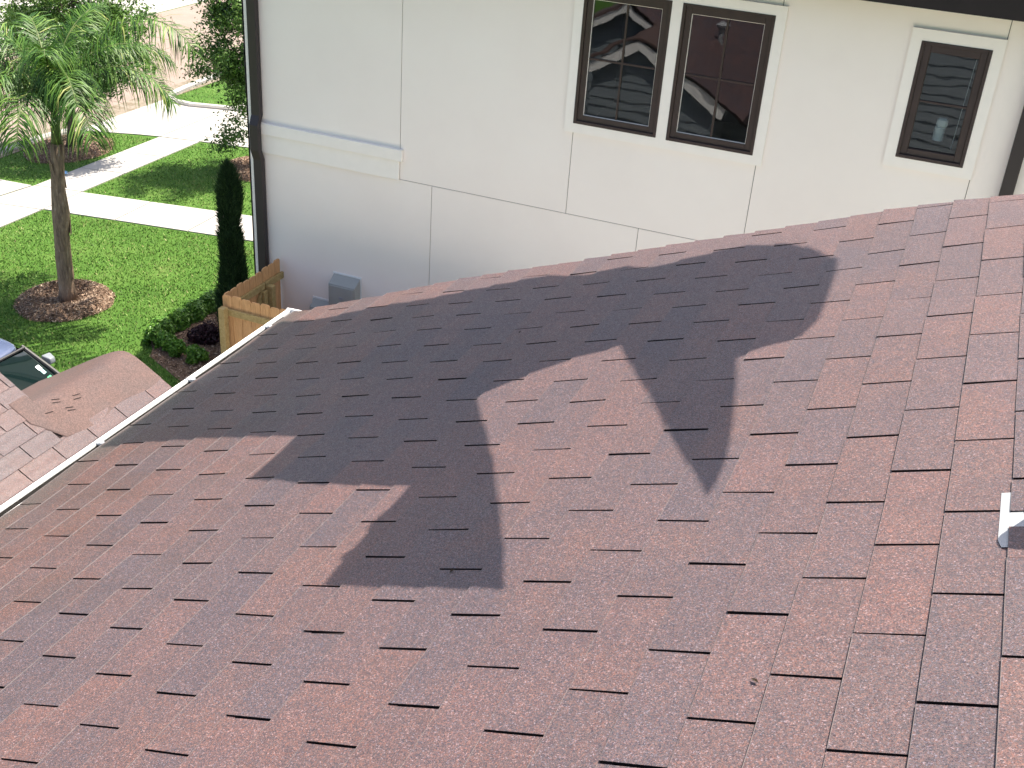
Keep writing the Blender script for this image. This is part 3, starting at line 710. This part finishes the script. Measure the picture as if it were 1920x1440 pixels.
# kerbs
def kerb(name, pts, w_=.15, h=.10):
    mb = MB(); pts = [Vector((*p, 0)) for p in pts]; ring = []
    for i, p in enumerate(pts):
        t = (pts[min(i + 1, len(pts) - 1)] - pts[max(i - 1, 0)]).normalized(); nn = Vector((-t.y, t.x, 0))
        ring.append([p + nn * a + Vector((0, 0, GZ + z)) for a, z in ((-w_ / 2 - .01, -.05), (-w_ / 2, h * .55), (-w_ / 2 + .03, h), (w_ / 2 - .02, h), (w_ / 2, h * .8), (w_ / 2, -.05))])
    k = 6; fs = []
    for i in range(len(ring) - 1):
        for j in range(k - 1): fs.append((i * k + j, i * k + j + 1, i * k + k + j + 1, i * k + k + j))
    mb.add([p for r in ring for p in r], fs + [tuple(range(k)), tuple((len(ring) - 1) * k + j for j in reversed(range(k)))])
    struct(mb.obj(name, concrete))
kerb('kerb', [(-18.78, -10), (-18.78, 10), (-18.80, 18.0), (-18.80, 19.3), (-18.70, 19.8), (-18.60, 20.02)])
kerb('kerb', [(-18.83, 60), (-18.86, 25.8), (-18.78, 24.4), (-18.70, 23.75), (-18.52, 23.42), (-18.22, 23.22), (-17.75, 23.20), (-17.0, 23.42), (-15.9, 23.70)], .17, .10)
kerb('kerb', [(-25.1, -10), (-25.1, 21.2)], .16, .10)
mb = MB(); mb.box((-19.25, -20, GZ - .04), (-18.60, 60, GZ + .014)); M_ = Mat('gutter_strip'); M_.col(M_.ramp(M_.noise(5, 6, .7), [(.4, (.22, .19, .155)), (.6, (.14, .115, .08)), (.8, (.08, .06, .04))])); struct(mb.obj('street_gutter', M_.set(.9, .2)))

mb = MB(); mb.box((-8.12, 3.2, GZ - .03), (12, 12.5, GZ + .018)); struct(mb.obj('side_yard_bounce', simple('bounce_paving', (.54, .51, .47), .9, .2, var=.06)))  # pale ground added to bounce sunlight onto the cream wall
# mulch beds
def in_poly(P, x, y):
    P = np.asarray(P); ins = np.zeros(len(x), bool); j = len(P) - 1
    for i in range(len(P)):
        c1 = (P[i, 1] > y) != (P[j, 1] > y)
        xi = (P[j, 0] - P[i, 0]) * (y - P[i, 1]) / (P[j, 1] - P[i, 1] + 1e-12) + P[i, 0]
        ins ^= c1 & (x < xi); j = i
    return ins
def mulch_height(cx, cy, rx, ry, x, y, ringy):
    r = np.sqrt(((x - cx) / rx) ** 2 + ((y - cy) / ry) ** 2)
    if ringy: h = .11 * np.exp(-((r - .66) / .24) ** 2) + .02
    else: h = .10 * np.sqrt(np.clip(1 - r * r, 0, 1)) + .015
    return np.where(r < 1, h * np.clip((1 - r) * 6, 0, 1) ** .7 + .004, 0), r
beds = []
def mulch_ring(name, cx, cy, rx, ry, label, ringy=True, nch=5200):
    N, K = 15, 48; V = [(cx, cy, GZ + float(mulch_height(cx, cy, rx, ry, np.array([cx]), np.array([cy]), ringy)[0][0]))]; F = []
    for i in range(1, N + 1):
        for k in range(K):
            a = 2 * math.pi * k / K; r = i / N * (1 + .03 * math.sin(3 * a + cx) + .02 * math.sin(7 * a)); x = cx + rx * r * math.cos(a); y = cy + ry * r * math.sin(a)
            h = float(mulch_height(cx, cy, rx * 1.04, ry * 1.04, np.array([x]), np.array([y]), ringy)[0][0]) + rnd.uniform(-.008, .012) * (i < N)
            V.append((x, y, GZ + (h if i < N else .001)))
    for k in range(K): F.append((0, 1 + k, 1 + (k + 1) % K))
    for i in range(N - 1):
        for k in range(K): a = 1 + i * K; F.append((a + k, a + K + k, a + K + (k + 1) % K, a + (k + 1) % K))
    mb = MB(); mb.add(V, F); o = mb.obj(name, mulch_mat, smooth=True)
    o['label'] = label; o['category'] = 'mulch bed'
    a = nr.uniform(0, 2 * math.pi, nch); r = np.sqrt(nr.uniform(0, 1, nch)) * 1.03; x = cx + rx * r * np.cos(a); y = cy + ry * r * np.sin(a)
    h, _ = mulch_height(cx, cy, rx * 1.04, ry * 1.04, x, y, ringy)
    Vc, Fc = leaves(np.stack([x, y, GZ + h + .012], 1), .026, .22, up=1.5); ch = np_obj('bark_chips', Vc, Fc, chip_mat, o); ch['kind'] = 'stuff'
    beds.append((cx, cy, rx, ry)); return o
mulch_ring('mulch_ring', -12.70, 13.02, .74, .76, 'round ring of brown mulch around the palm trunk')
mulch_ring('mulch_ring', -17.85, 19.05, .80, 1.05, 'oval brown mulch bed between kerb and sidewalk under the left street tree', False, 5500)
mulch_ring('mulch_ring', -13.75, 20.15, .78, .80, 'brown mulch bed at the right edge beside the dark downspout', False, 3000)
BED = [(-10.62, 14.5), (-10.55, 13.75), (-10.62, 13.12), (-10.62, 12.60), (-10.36, 12.16), (-10.0, 11.98), (-9.2, 11.6), (-8.3, 11.4), (-8.3, 12.5), (-8.62, 12.6), (-8.62, 15.5), (-10.5, 15.5)]
mb = MB(); mb.prism([(x, y, GZ - .02) for x, y in BED], (0, 0, .03)); bedo = mb.obj('mulch_border', mulch_mat); tag(bedo, 'brown mulch border in front of the cedar fence corner', 'mulch bed')
px_ = nr.uniform(-10.7, -8.3, 9000); py_ = nr.uniform(11.4, 15.5, 9000); k = in_poly(BED, px_, py_)
Vc, Fc = leaves(np.stack([px_[k], py_[k], np.full(k.sum(), GZ + .025)], 1), .026, .24, up=1.5); ch = np_obj('bark_chips', Vc, Fc, chip_mat, bedo); ch['kind'] = 'stuff'

# grass blades
LAWNS = [[(-18.72, 16.74), (-16.88, 16.90), (-16.85, 20.62), (-17.4, 20.55), (-18.35, 20.15), (-18.72, 19.6)],
         [(-15.82, 17.13), (-8.7, 18.48), (-8.7, 22.4), (-12.2, 21.7), (-15.85, 20.97)],
         [(-15.76, 10.2), (-8.3, 10.2), (-8.3, 11.4), (-10.05, 11.98), (-10.4, 12.2), (-10.65, 12.7), (-10.6, 13.8), (-10.55, 15.5), (-8.7, 15.6), (-8.7, 17.1), (-15.79, 15.93)],
         [(-18.75, 29), (-18.72, 24.4), (-18.45, 23.45), (-18.2, 23.3), (-17.75, 23.28), (-16.9, 23.5), (-16.9, 29)],
         [(-15.65, 23.8), (-11, 24.9), (-11, 29), (-15.65, 29)],
         [(-30, 8), (-25.25, 8), (-25.25, 21.2), (-30, 21.2)],
         [(-18.7, 12), (-17.15, 12), (-17.02, 15.68), (-18.68, 15.58)]]
DENS = [750, 750, 1100, 400, 250, 120, 500]
G = []
for P, dn in zip(LAWNS, DENS):
    P = np.asarray(P); lo, hi = P.min(0) - .015, P.max(0) + .015; n = int((hi - lo).prod() * dn)
    x = nr.uniform(lo[0], hi[0], n); y = nr.uniform(lo[1], hi[1], n); k = in_poly(P, x, y)
    for (cx, cy, rx, ry) in beds: k &= ((x - cx) / (rx * .98)) ** 2 + ((y - cy) / (ry * .98)) ** 2 > 1
    G.append(np.stack([x[k], y[k]], 1))
G = np.concatenate(G); n = len(G)
az = nr.uniform(0, 2 * math.pi, n); h = nr.uniform(.018, .046, n); wd = nr.uniform(.005, .012, n); ln = nr.uniform(.15, 1.1, n) * h
bx, by = np.cos(az), np.sin(az); la = nr.uniform(0, 2 * math.pi, n); lx, ly = np.cos(la) * ln, np.sin(la) * ln
B = np.stack([G[:, 0], G[:, 1], np.full(n, GZ)], 1)
v0 = B - np.stack([bx * wd, by * wd, 0 * bx], 1); v1 = B + np.stack([bx * wd, by * wd, 0 * bx], 1); v2 = B + np.stack([lx, ly, h], 1)
V = np.stack([v0, v1, v2], 1).reshape(-1, 3); F = np.arange(3 * n).reshape(n, 3)
go = np_obj('grass', V, F, grass_mat); struct(go, 'stuff', 'short bright green lawn grass', 'grass')

# ================================================================== PLANTS
# palm
palm = thing('palm_tree', 'young queen palm with arching feathery fronds rising from the round mulch ring', 'palm tree', (-12.71, 13.1, GZ))
mb = MB()
tp = [(-12.71, 13.1, -8.32), (-12.70, 13.1, -8.1), (-12.69, 13.1, -7.6), (-12.66, 13.1, -7.1), (-12.62, 13.1, -6.8), (-12.61, 13.1, -6.4), (-12.56, 13.1, -6.0), (-12.52, 13.1, -5.65)]
tr_ = [.165, .125, .125, .115, .135, .105, .10, .088]
mb.tube(tp, tr_, 16)
mb.obj('trunk', palm_bark, palm, smooth=True)
for i in range(9):      # leaf boots clasping the trunk
    z = -7.9 + i * .25; f_ = (z + 8.3) / 2.65; cx = -12.71 + .19 * f_; a = i * 2.4; r = .118 - .02 * f_
    t = MB(); p0 = Vector((cx + r * math.cos(a), 13.1 + r * math.sin(a), z)); outw = Vector((math.cos(a), math.sin(a), 0)); sd = Vector((-math.sin(a), math.cos(a), 0))
    t.add([p0 - sd * .07 - outw * .02, p0 + sd * .07 - outw * .02, p0 + sd * .05 + Vector((0, 0, .2)) + outw * .005, p0 + outw * .03 + Vector((0, 0, .28)), p0 - sd * .05 + Vector((0, 0, .2)) + outw * .005, p0 + outw * .018], [(0, 5, 4), (5, 3, 4), (5, 2, 3), (5, 1, 2)])
    t.obj('leaf_boot', palm_bark, palm)
mb = MB(); mb.tube([(-12.52, 13.1, -5.68), (-12.50, 13.1, -5.4), (-12.48, 13.1, -5.0), (-12.46, 13.1, -4.7)], [.085, .066, .042, .028], 12); mb.obj('crownshaft', green_stem, palm, True)
def frond(az, length, rise, droop, mat, seed, base=(-12.48, 13.1, -5.15), pw=1.35):
    r = np.random.default_rng(seed); d = np.array([math.cos(az), math.sin(az), 0]); N = 34; P = []
    p = np.array(base, float) + d * .04; ang = rise
    step = length / N; P.append(p.copy())
    for i in range(N):
        t = i / N; ang = rise - droop * t ** pw
        p = p + step * (d * math.cos(ang) + np.array([0, 0, math.sin(ang)])); P.append(p.copy())
    P = np.array(P); V, F = [], []
    side = np.array([-d[1], d[0], 0])
    for i in range(5, N + 1):
        t = i / N; tan = P[i] - P[i - 1]; tan /= np.linalg.norm(tan)
        up_ = np.cross(tan, side); up_ *= np.sign(up_[2] + 1e-6) if abs(up_[2]) > .05 else 1
        L = .60 * math.sin(math.pi * min(1, .12 + t * .86)) ** .55 * r.uniform(.85, 1.1) + .06
        for s in (-1, 1):
            for q in range(4):
                b0 = P[i] - tan * step * q / 4
                dr = side * s * r.uniform(.55, 1.0) + tan * r.uniform(.35, .8) + up_ * r.uniform(-.25, .55)
                dr /= np.linalg.norm(dr); w_ = .0085 * r.uniform(.8, 1.3)
                wv = np.cross(dr, up_); wv /= np.linalg.norm(wv); LL = L * r.uniform(.8, 1.1); g = np.array([0, 0, -1.])
                pts = [b0, b0 + dr * LL * .4 + g * LL * .05, b0 + dr * LL * .72 + g * LL * r.uniform(.18, .42), b0 + dr * LL * .88 + g * LL * r.uniform(.5, .9)]
                ws = [w_ * .5, w_, w_ * .8, .001]; o = len(V)
                for pp_, ww in zip(pts, ws): V += [pp_ - wv * ww, pp_ + wv * ww]
                for k_ in range(3): F.append((o + 2 * k_, o + 2 * k_ + 1, o + 2 * k_ + 3, o + 2 * k_ + 2))
    f_ = np_obj('frond', np.array(V), np.array(F), mat, palm)
    t = MB(); t.tube([tuple(q) for q in P[::2]], [.018 * (1 - .85 * i / 17) + .002 for i in range(len(P[::2]))], 6); t.obj('rachis', green_stem, f_, True)
R = math.radians
fr = [(8, 3.35, 55, 118, palm_leaf, 2.6), (22, 2.3, 60, 125, palm_leaf), (-25, 2.3, 55, 130, palm_leaf), (50, 2.2, 72, 120, palm_leaf), (80, 2.2, 60, 120, palm_leaf), (112, 2.4, 66, 125, palm_leaf),
      (140, 2.2, 58, 120, palm_leaf), (168, 2.4, 64, 125, palm_leaf), (195, 2.3, 52, 125, palm_leaf), (222, 2.3, 60, 125, palm_leaf), (250, 2.2, 55, 128, palm_leaf), (278, 2.1, 62, 130, palm_leaf), (305, 2.2, 50, 120, palm_leaf),
      (332, 2.1, 70, 130, palm_leaf), (95, 1.9, 84, 80, palm_leaf), (210, 2.0, 82, 90, palm_leaf), (185, 1.9, 42, 110, palm_leaf), (320, 1.9, 80, 95, palm_leaf), (150, 2.0, 78, 100, palm_leaf)]
for i, (a, L, ri, dr, mt, *pw) in enumerate(fr): frond(R(a - 8), L, R(ri), R(dr), mt, 100 + i, pw=pw[0] if pw else 1.35)

# broadleaf street trees
TR_BLOBS = [(-14.01, 19.9, -5.39),(-13.84, 19.9, -5.79),(-14.07, 19.9, -6.37),(-13.84, 19.9, -6.89),(-14.0, 19.9, -7.25),(-14.25, 19.9, -7.6),(-14.56, 19.9, -6.01),(-14.32, 19.9, -6.19),(-13.67, 19.9, -5.03),(-14.38, 19.9, -5.23),(-14.55, 19.9, -5.06),(-14.88, 19.9, -6.12),(-13.88, 19.9, -6.45),(-13.66, 19.9, -5.98),(-14.22, 19.9, -5.74), (-13.9, 19.9, -6.1), (-14.1, 20, -5.0)]
TL_BLOBS = [(-18.95, 19.0, -5.61),(-18.35, 19.0, -5.42),(-17.66, 19.0, -5.43),(-17.14, 19.0, -5.57),(-16.58, 19.0, -5.39),(-16.2, 19.0, -5.55),(-16.02, 19.0, -5.21),(-16.51, 19.0, -5.91),(-16.97, 19.0, -6.31),(-16.2, 19.0, -5.96),(-16.1, 19.0, -6.4),(-16.63, 19.0, -6.6),(-17.3, 19.0, -6.69),(-17.68, 19.0, -6.41),(-18.43, 19.0, -5.86)]
def tree(name, base, label, crown_c, crown_r, nleaf, size, mat, seed, trunk_r=.07, group=None, blobs=None):
    r = np.random.default_rng(seed); root = thing(name, label, 'tree', base, group)
    t = MB(); b = Vector(base); c_ = Vector(crown_c)
    t.tube([b + Vector((0, 0, -.03)), b.lerp(c_, .3) + Vector((.04, -.02, 0)), b.lerp(c_, .65), c_, c_ + Vector((0, 0, crown_r[2] * .7))], [trunk_r * 1.25, trunk_r, trunk_r * .8, trunk_r * .55, trunk_r * .15], 10)
    tips = []
    for i in range(26):
        a = r.uniform(0, 2 * math.pi); e = r.uniform(-.3, 1.1); f_ = r.uniform(.35, 1.0)
        st = b.lerp(c_, r.uniform(.55, 1.0)) + Vector((0, 0, crown_r[2] * r.uniform(-.1, .4)))
        en = c_ + Vector((crown_r[0] * math.cos(a) * math.cos(e), crown_r[1] * math.sin(a) * math.cos(e), crown_r[2] * math.sin(e))) * f_ * .95
        mid = st.lerp(en, .5) + Vector(tuple(r.uniform(-.12, .12, 3)))
        t.tube([st, mid, en], [trunk_r * .32, trunk_r * .2, .006], 5); tips += [mid, en]
    t.obj('trunk', oak_bark, root, True)
    # clumps of leaves round branch tips and scattered clump centres
    cl = [np.array(p) for p in tips]
    for i in range(60):
        d = r.normal(size=3); d /= np.linalg.norm(d); rr = r.uniform(.5, 1.0) ** .5
        cl.append(np.array(crown_c) + d * np.array(crown_r) * rr)
    if blobs: cl += [np.array(q) + r.normal(size=3) * np.array([.13, .2, .16]) for q in blobs for _ in range(4)]
    cl = np.array(cl); wts = r.uniform(.2, 1.8, len(cl)); wts /= wts.sum()
    idx = r.choice(len(cl), nleaf, p=wts); off = r.normal(size=(nleaf, 3)) * np.array([.13, .13, .085]) * r.uniform(.6, 1.5, (nleaf, 1))
    V, F = leaves(cl[idx] + off, size, .42, up=.8); np_obj('crown', V, F, mat, root)
    return root
tree('street_tree', (-17.78, 18.95, GZ), 'leafy young street tree behind the palm, standing in the oval mulch bed', (-17.35, 19.1, -5.5), (1.5, 1.4, 1.35), 30000, .040, oak_leaf, 5, .075, blobs=TL_BLOBS)
tree('street_tree', (-13.75, 20.15, GZ), 'young oak with drooping branches beside the left edge of the cream house', (-13.75, 20.0, -4.9), (1.05, 1.2, 1.9), 25000, .038, oak_leaf, 9, .075,
     blobs=TR_BLOBS)
tree('street_tree', (-22.3, 36.5, GZ), 'distant tree beyond the street at the top left', (-22.3, 36.5, -5), (2.2, 2.2, 2), 6000, .07, oak_leaf, 12, .1) if False else None

# cypress
cy_ = thing('cypress', 'narrow dark green column cypress beside the cedar fence', 'cypress', (-9.56, 13.19, GZ))
n = 15000; z = nr.uniform(0, 1, n) ** .9; a = nr.uniform(0, 2 * math.pi, n); r0 = .27 * np.minimum(1, (1 - z) * 7.0) ** .6 * (.85 + .15 * np.sin(z * 9)) * (1 + .10 * np.sin(a * 3 + z * 14)) * nr.uniform(.45, 1.1, n) ** .5
r0 = r0 * np.where(z > .62, .62 + .0 * z, .84)
P = np.stack([-9.56 + r0 * np.cos(a) + .04 * z, 13.19 + r0 * np.sin(a), GZ + .12 + z * 2.72], 1)
outw = np.stack([np.cos(a) * .45, np.sin(a) * .45, np.full(n, 1.0)], 1); outw += nr.normal(size=(n, 3)) * .32; outw /= np.linalg.norm(outw, axis=1)[:, None]
sd = np.cross(outw, nr.normal(size=(n, 3))); sd /= np.linalg.norm(sd, axis=1)[:, None]; L = nr.uniform(.03, .15, n)[:, None]
V = np.stack([P - sd * .007, P + sd * .007, P + outw * L], 1).reshape(-1, 3); np_obj('foliage', V, np.arange(3 * n).reshape(n, 3), cyp_leaf, cy_)
t = MB(); t.tube([(-9.56, 13.19, GZ - .02), (-9.55, 13.19, -7), (-9.52, 13.19, -5.6)], [.05, .035, .01], 8); t.obj('trunk', oak_bark, cy_, True)
t = MB(); t.tube([(-9.56, 13.19, GZ + .2), (-9.55, 13.19, -7.6), (-9.54, 13.19, -6.5), (-9.52, 13.19, -5.72)], [.12, .14, .12, .03], 12); t.obj('inner_foliage', cyp_leaf, cy_, True)

def shrub(name, c_, rad, n, size, mat, label, cat, lumps=7, group=None, stems=True):
    root = thing(name, label, cat, (c_[0], c_[1], GZ), group); C3 = []
    for i in range(lumps):
        d = nr.normal(size=3); d /= np.linalg.norm(d); C3.append(np.array(c_) + d * np.array(rad) * .55)
    C3 = np.array(C3); idx = nr.integers(0, lumps, n); d = nr.normal(size=(n, 3)); d /= np.linalg.norm(d, axis=1)[:, None]
    P = C3[idx] + d * np.array(rad) * .62 * nr.uniform(.4, 1, n)[:, None] ** .5; P[:, 2] = np.maximum(P[:, 2], GZ + .03)
    V, F = leaves(P, size, .55, nrm=d); np_obj('foliage', V, F, mat, root)
    t = MB()
    for i in range(5): t.tube([(c_[0], c_[1], GZ - .02), tuple(C3[i % lumps])], [.012, .004], 5)
    t.obj('stem', oak_bark, root); return root
# clipped hedge along the bed
hp = [(-10.62, 14.9), (-10.58, 14.3), (-10.58, 13.75), (-10.62, 13.2), (-10.64, 12.75), (-10.52, 12.42)]
hroot = thing('box_hedge', 'low bright green clipped box hedge edging the mulch border beside the lawn', 'hedge', (-10.6, 13.5, GZ))
n = 15000; tt = nr.uniform(0, len(hp) - 1.001, n); i0 = tt.astype(int); f_ = tt - i0; hpA = np.array(hp); ctr = hpA[i0] * (1 - f_)[:, None] + hpA[i0 + 1] * f_[:, None]
lump = 1 + .22 * np.sin(tt * 8.5) + .12 * np.sin(tt * 21 + 1)
a = nr.uniform(-.2, math.pi + .2, n); rr = nr.uniform(.55, 1.05, n) ** .6
P = np.stack([ctr[:, 0] + .15 * lump * rr * np.cos(a), ctr[:, 1] + nr.normal(size=n) * .03, GZ + .03 + .23 * lump * rr * np.maximum(np.sin(a), 0)], 1)
V, F = leaves(P, .021, .6, nrm=np.stack([np.cos(a), 0 * a, np.sin(a) + .4], 1)); np_obj('foliage', V, F, box_leaf, hroot)
for x, y in hp: t = MB(); t.tube([(x, y, GZ - .02), (x, y, GZ + .2)], [.012, .006], 5); t.obj('stem', oak_bark, hroot)
shrub('box_shrub', (-10.28, 12.46, GZ + .12), (.17, .16, .15), 2000, .021, box_leaf, 'rounded green box shrub at the near end of the clipped hedge', 'shrub')
shrub('box_shrub', (-9.98, 12.38, GZ + .12), (.16, .15, .15), 1900, .021, box_leaf, 'middle of the three green box shrubs beneath the white gutter', 'shrub')
shrub('box_shrub', (-9.66, 12.34, GZ + .12), (.16, .15, .15), 1900, .021, box_leaf, 'green box shrub closest to the white gutter and the fence post', 'shrub')
shrub('plum_shrub', (-9.98, 13.02, GZ + .13), (.27, .26, .17), 2300, .022, dark_leaf, 'dark purple leaved shrub on the mulch left of the fence corner', 'shrub')
shrub('plum_shrub', (-9.55, 13.55, GZ + .08), (.14, .14, .10), 700, .022, dark_leaf, 'small dark purple shrub at the foot of the column cypress', 'shrub')
shrub('broadleaf_shrub', (-9.12, 13.8, GZ + .65), (.42, .45, .72), 5200, .034, box_leaf, 'tall light green shrub between the cypress and the corner of the cream house', 'shrub')
shrub('broadleaf_shrub', (-9.1, 14.9, GZ + .45), (.4, .5, .5), 3200, .034, box_leaf, 'light green shrub behind the cypress by the front walk', 'shrub')
# blue scrap on the grass
t = MB(); 
for i in range(7):
    x, y = -17.02 + rnd.uniform(-.16, .16), 17.62 + rnd.uniform(-.12, .12)
    x, y = -17.06 + .045 * i, 17.62 + .02 * (i % 3)
    t.add([(x, y, GZ + .05), (x + .10, y + .02, GZ + .075 + rnd.uniform(0, .03)), (x + .09, y + .08, GZ + .05 + rnd.uniform(0, .03)), (x + .01, y + .07, GZ + .085)], [(0, 1, 2, 3)])
tag(t.obj('plastic_bag', simple('blue_plastic', (.28, .52, .85), .4, .5, var=.3, vs_=20)), 'crumpled light blue plastic scrap lying on the grass by the sidewalk', 'bag')

# ================================================================== CARS
def car(loc, rot, paint, label, stickers=False):
    root = thing('parked_car', label, 'car', loc); root.matrix_basis = Matrix.Translation(loc) @ Matrix.Rotation(rot, 4, 'Z')
    # local: x forward, y left, z up; windscreen top at x=0
    def loft(secs, name, mat, par, bev=.03, sub=2):
        t = MB(); k = len(secs[0]); fs = []
        for i in range(len(secs) - 1):
            for j in range(k): fs.append((i * k + j, i * k + (j + 1) % k, (i + 1) * k + (j + 1) % k, (i + 1) * k + j))
        fs += [tuple(reversed(range(k))), tuple((len(secs) - 1) * k + j for j in range(k))]
        t.add([p for s_ in secs for p in s_], fs); o = t.obj(name, mat, None, True); o.parent = par
        md = o.modifiers.new('s', 'SUBSURF'); md.levels = sub; md.render_levels = sub; return o
    def sec(x, hw, z0, z1, cr=.12):
        return [(x, -hw, z0), (x, -hw, (z0 + z1) / 2), (x, -hw + cr * .3, z1 - cr * .4), (x, -hw + cr * 1.3, z1), (x, 0, z1 + .02), (x, hw - cr * 1.3, z1), (x, hw - cr * .3, z1 - cr * .4), (x, hw, (z0 + z1) / 2), (x, hw, z0)]
    loft([sec(-3.0, .72, .45, .85), sec(-2.95, .84, .32, .98), sec(-2.3, .89, .26, 1.02), sec(-1.2, .91, .25, 1.02), sec(0, .91, .25, 1.02), sec(.7, .90, .25, 1.03), sec(1.25, .86, .27, .96), sec(1.62, .80, .30, .85), sec(1.74, .66, .40, .70)], 'body', paint, root)
    loft([sec(-2.65, .60, 1.42, 1.50, .05), sec(-2.5, .64, 1.42, 1.54, .06), sec(-1.2, .66, 1.44, 1.58, .06), sec(-.25, .65, 1.43, 1.555, .06), sec(.0, .60, 1.44, 1.515, .05)], 'roof_panel', paint, root)
    # glass house
    t = MB(); gw = Mat('car_glass'); gw.col((.004, .010, .010)); gm = gw.set(.04, .8); gm_ = gm
    def quad(p, name, mat, par=root, th=(0, 0, 0)):
        t = MB(); t.add(p, [(0, 1, 2, 3)]); o = t.obj(name, mat); o.parent = par; return o
    wsd = []
    n_ = 8
    t = MB(); vs_ = []
    for i in range(n_ + 1):
        f = i / n_
        for j in range(n_ + 1):
            q = j / n_ * 2 - 1; x = f * .66 - .07 * q * q * (1) + .0; hw = .60 + .12 * f; zz = 1.50 - .50 * f ** 1.05
            vs_.append((x + .02, q * hw, zz))
    t.add(vs_, [(i * (n_ + 1) + j, (i + 1) * (n_ + 1) + j, (i + 1) * (n_ + 1) + j + 1, i * (n_ + 1) + j + 1) for i in range(n_) for j in range(n_)])
    ws = t.obj('windscreen', gm_, None, True); ws.parent = root
    quad([(-2.5, .645, 1.46), (-.02, .62, 1.46), (.60, .79, 1.02), (-2.8, .80, 1.02)], 'side_window', gm_)
    quad([(-2.5, -.645, 1.46), (-.02, -.62, 1.46), (.60, -.79, 1.02), (-2.8, -.80, 1.02)], 'side_window', gm_)
    quad([(-2.60, -.58, 1.46), (-2.60, .58, 1.46), (-2.93, .72, 1.02), (-2.93, -.72, 1.02)], 'rear_window', gm_)
    blk = simple('car_trim', (.02, .02, .022), .5, .4)
    for s in (-1, 1):
        t = MB(); t.tube([(-.05, s * .61, 1.505), (.28, s * .68, 1.27), (.66, s * .74, 1.0)], .028, 8); o = t.obj('pillar', blk if s else blk); o.parent = root
        t = MB(); t.tube([(-1.2, s * .65, 1.47), (-1.2, s * .80, 1.02)], .03, 6); o = t.obj('pillar', blk); o.parent = root
        t = MB(); t.hull([(-.02, s * .84, 1.14), (-.02, s * .99, 1.13), (-.02, s * 1.01, 1.26), (-.02, s * .86, 1.28), (.12, s * .87, 1.17), (.12, s * .96, 1.17), (.11, s * .96, 1.24), (.11, s * .88, 1.25)])
        o = t.obj('door_mirror', simple('silver_mirror_shell', (.18, .20, .22), .3, .5), None, True); o.parent = root; md = o.modifiers.new('b', 'BEVEL'); md.width = .02; md.segments = 3
        t = MB(); t.tube([(.06, s * .89, 1.18), (.14, s * .74, 1.12)], .02, 6); o2 = t.obj('mirror_arm', blk); o2.parent = o
        for xx in (-2.1, .95):
            t = MB(); t.tube([(xx, s * .72, .33), (xx, s * .92, .33)], .33, 24); wl = t.obj('wheel', blk); wl.parent = root
            t = MB(); t.tube([(xx, s * .90, .33), (xx, s * .935, .33)], [.20, .17], 20); rm = t.obj('rim', flash_mat); rm.parent = wl
    t = MB(); t.tube([(.0, -.60, 1.505), (.015, 0, 1.525), (.0, .60, 1.505)], .018, 8); o = t.obj('header_seal', blk); o.parent = root
    t = MB(); t.hull([(.62, -.72, 1.0), (.62, .72, 1.0), (.80, -.70, 1.045), (.80, .70, 1.045), (.62, 0, 1.03), (.84, 0, 1.06), (.80, .7, .99), (.8, -.7, .99)]); o = t.obj('cowl', blk); o.parent = root
    for s in (-1, 1):
        t = MB(); t.hull([(1.62, s * .55, .60), (1.72, s * .50, .56), (1.66, s * .70, .56), (1.55, s * .74, .60), (1.60, s * .68, .50), (1.70, s * .55, .48)]); o = t.obj('headlight', porcelain); o.parent = root
    if stickers:
        stw = simple('sticker_white', (.75, .8, .82), .4, .4); stg = simple('sticker_green', (.08, .42, .20), .4, .4); stt = simple('sticker_teal', (.35, .6, .62), .4, .4)
        def on(f, q, df, dq, mat):
            def P(f, q):
                x = f * .66 - .07 * q * q + .02; return (x + .004, q * (.60 + .12 * f), 1.50 - .50 * f ** 1.05 + .004)
            t = MB(); t.add([P(f, q), P(f + df, q), P(f + df, q + dq), P(f, q + dq)], [(0, 1, 2, 3)]); o = t.obj('sticker', mat); o.parent = ws
        on(.36, .80, .08, .10, stw); on(.45, .81, .07, .08, stt); on(.58, .80, .07, .10, stg); on(.66, .80, .08, .10, stt)
        dash = simple('dashboard_teal', (.035, .09, .10), .4, .5); t = MB(); t.add([(.42, -.66, 1.215), (.42, .60, 1.215), (.68, .62, 1.008), (.68, -.68, 1.008)], [(0, 1, 2, 3)]); o = t.obj('sunshade', dash); o.parent = ws
    return root
blue_paint = Mat('blue_paint'); blue_paint.col((.07, .09, .16)); blue_paint = blue_paint.set(.22, .6, 0, 1.0)
grey_paint = Mat('grey_blue_paint'); grey_paint.col((.12, .15, .22)); grey_paint = grey_paint.set(.25, .6, 0, 1.0)
car((-9.90, 8.78, GZ + .02), 0, blue_paint, 'dark blue car behind the lower roof with stickers on its windscreen', True)
car((-23.9, 20.6, GZ + .01), R(90), grey_paint, 'blue-grey car parked on the far side of the street behind the trees')
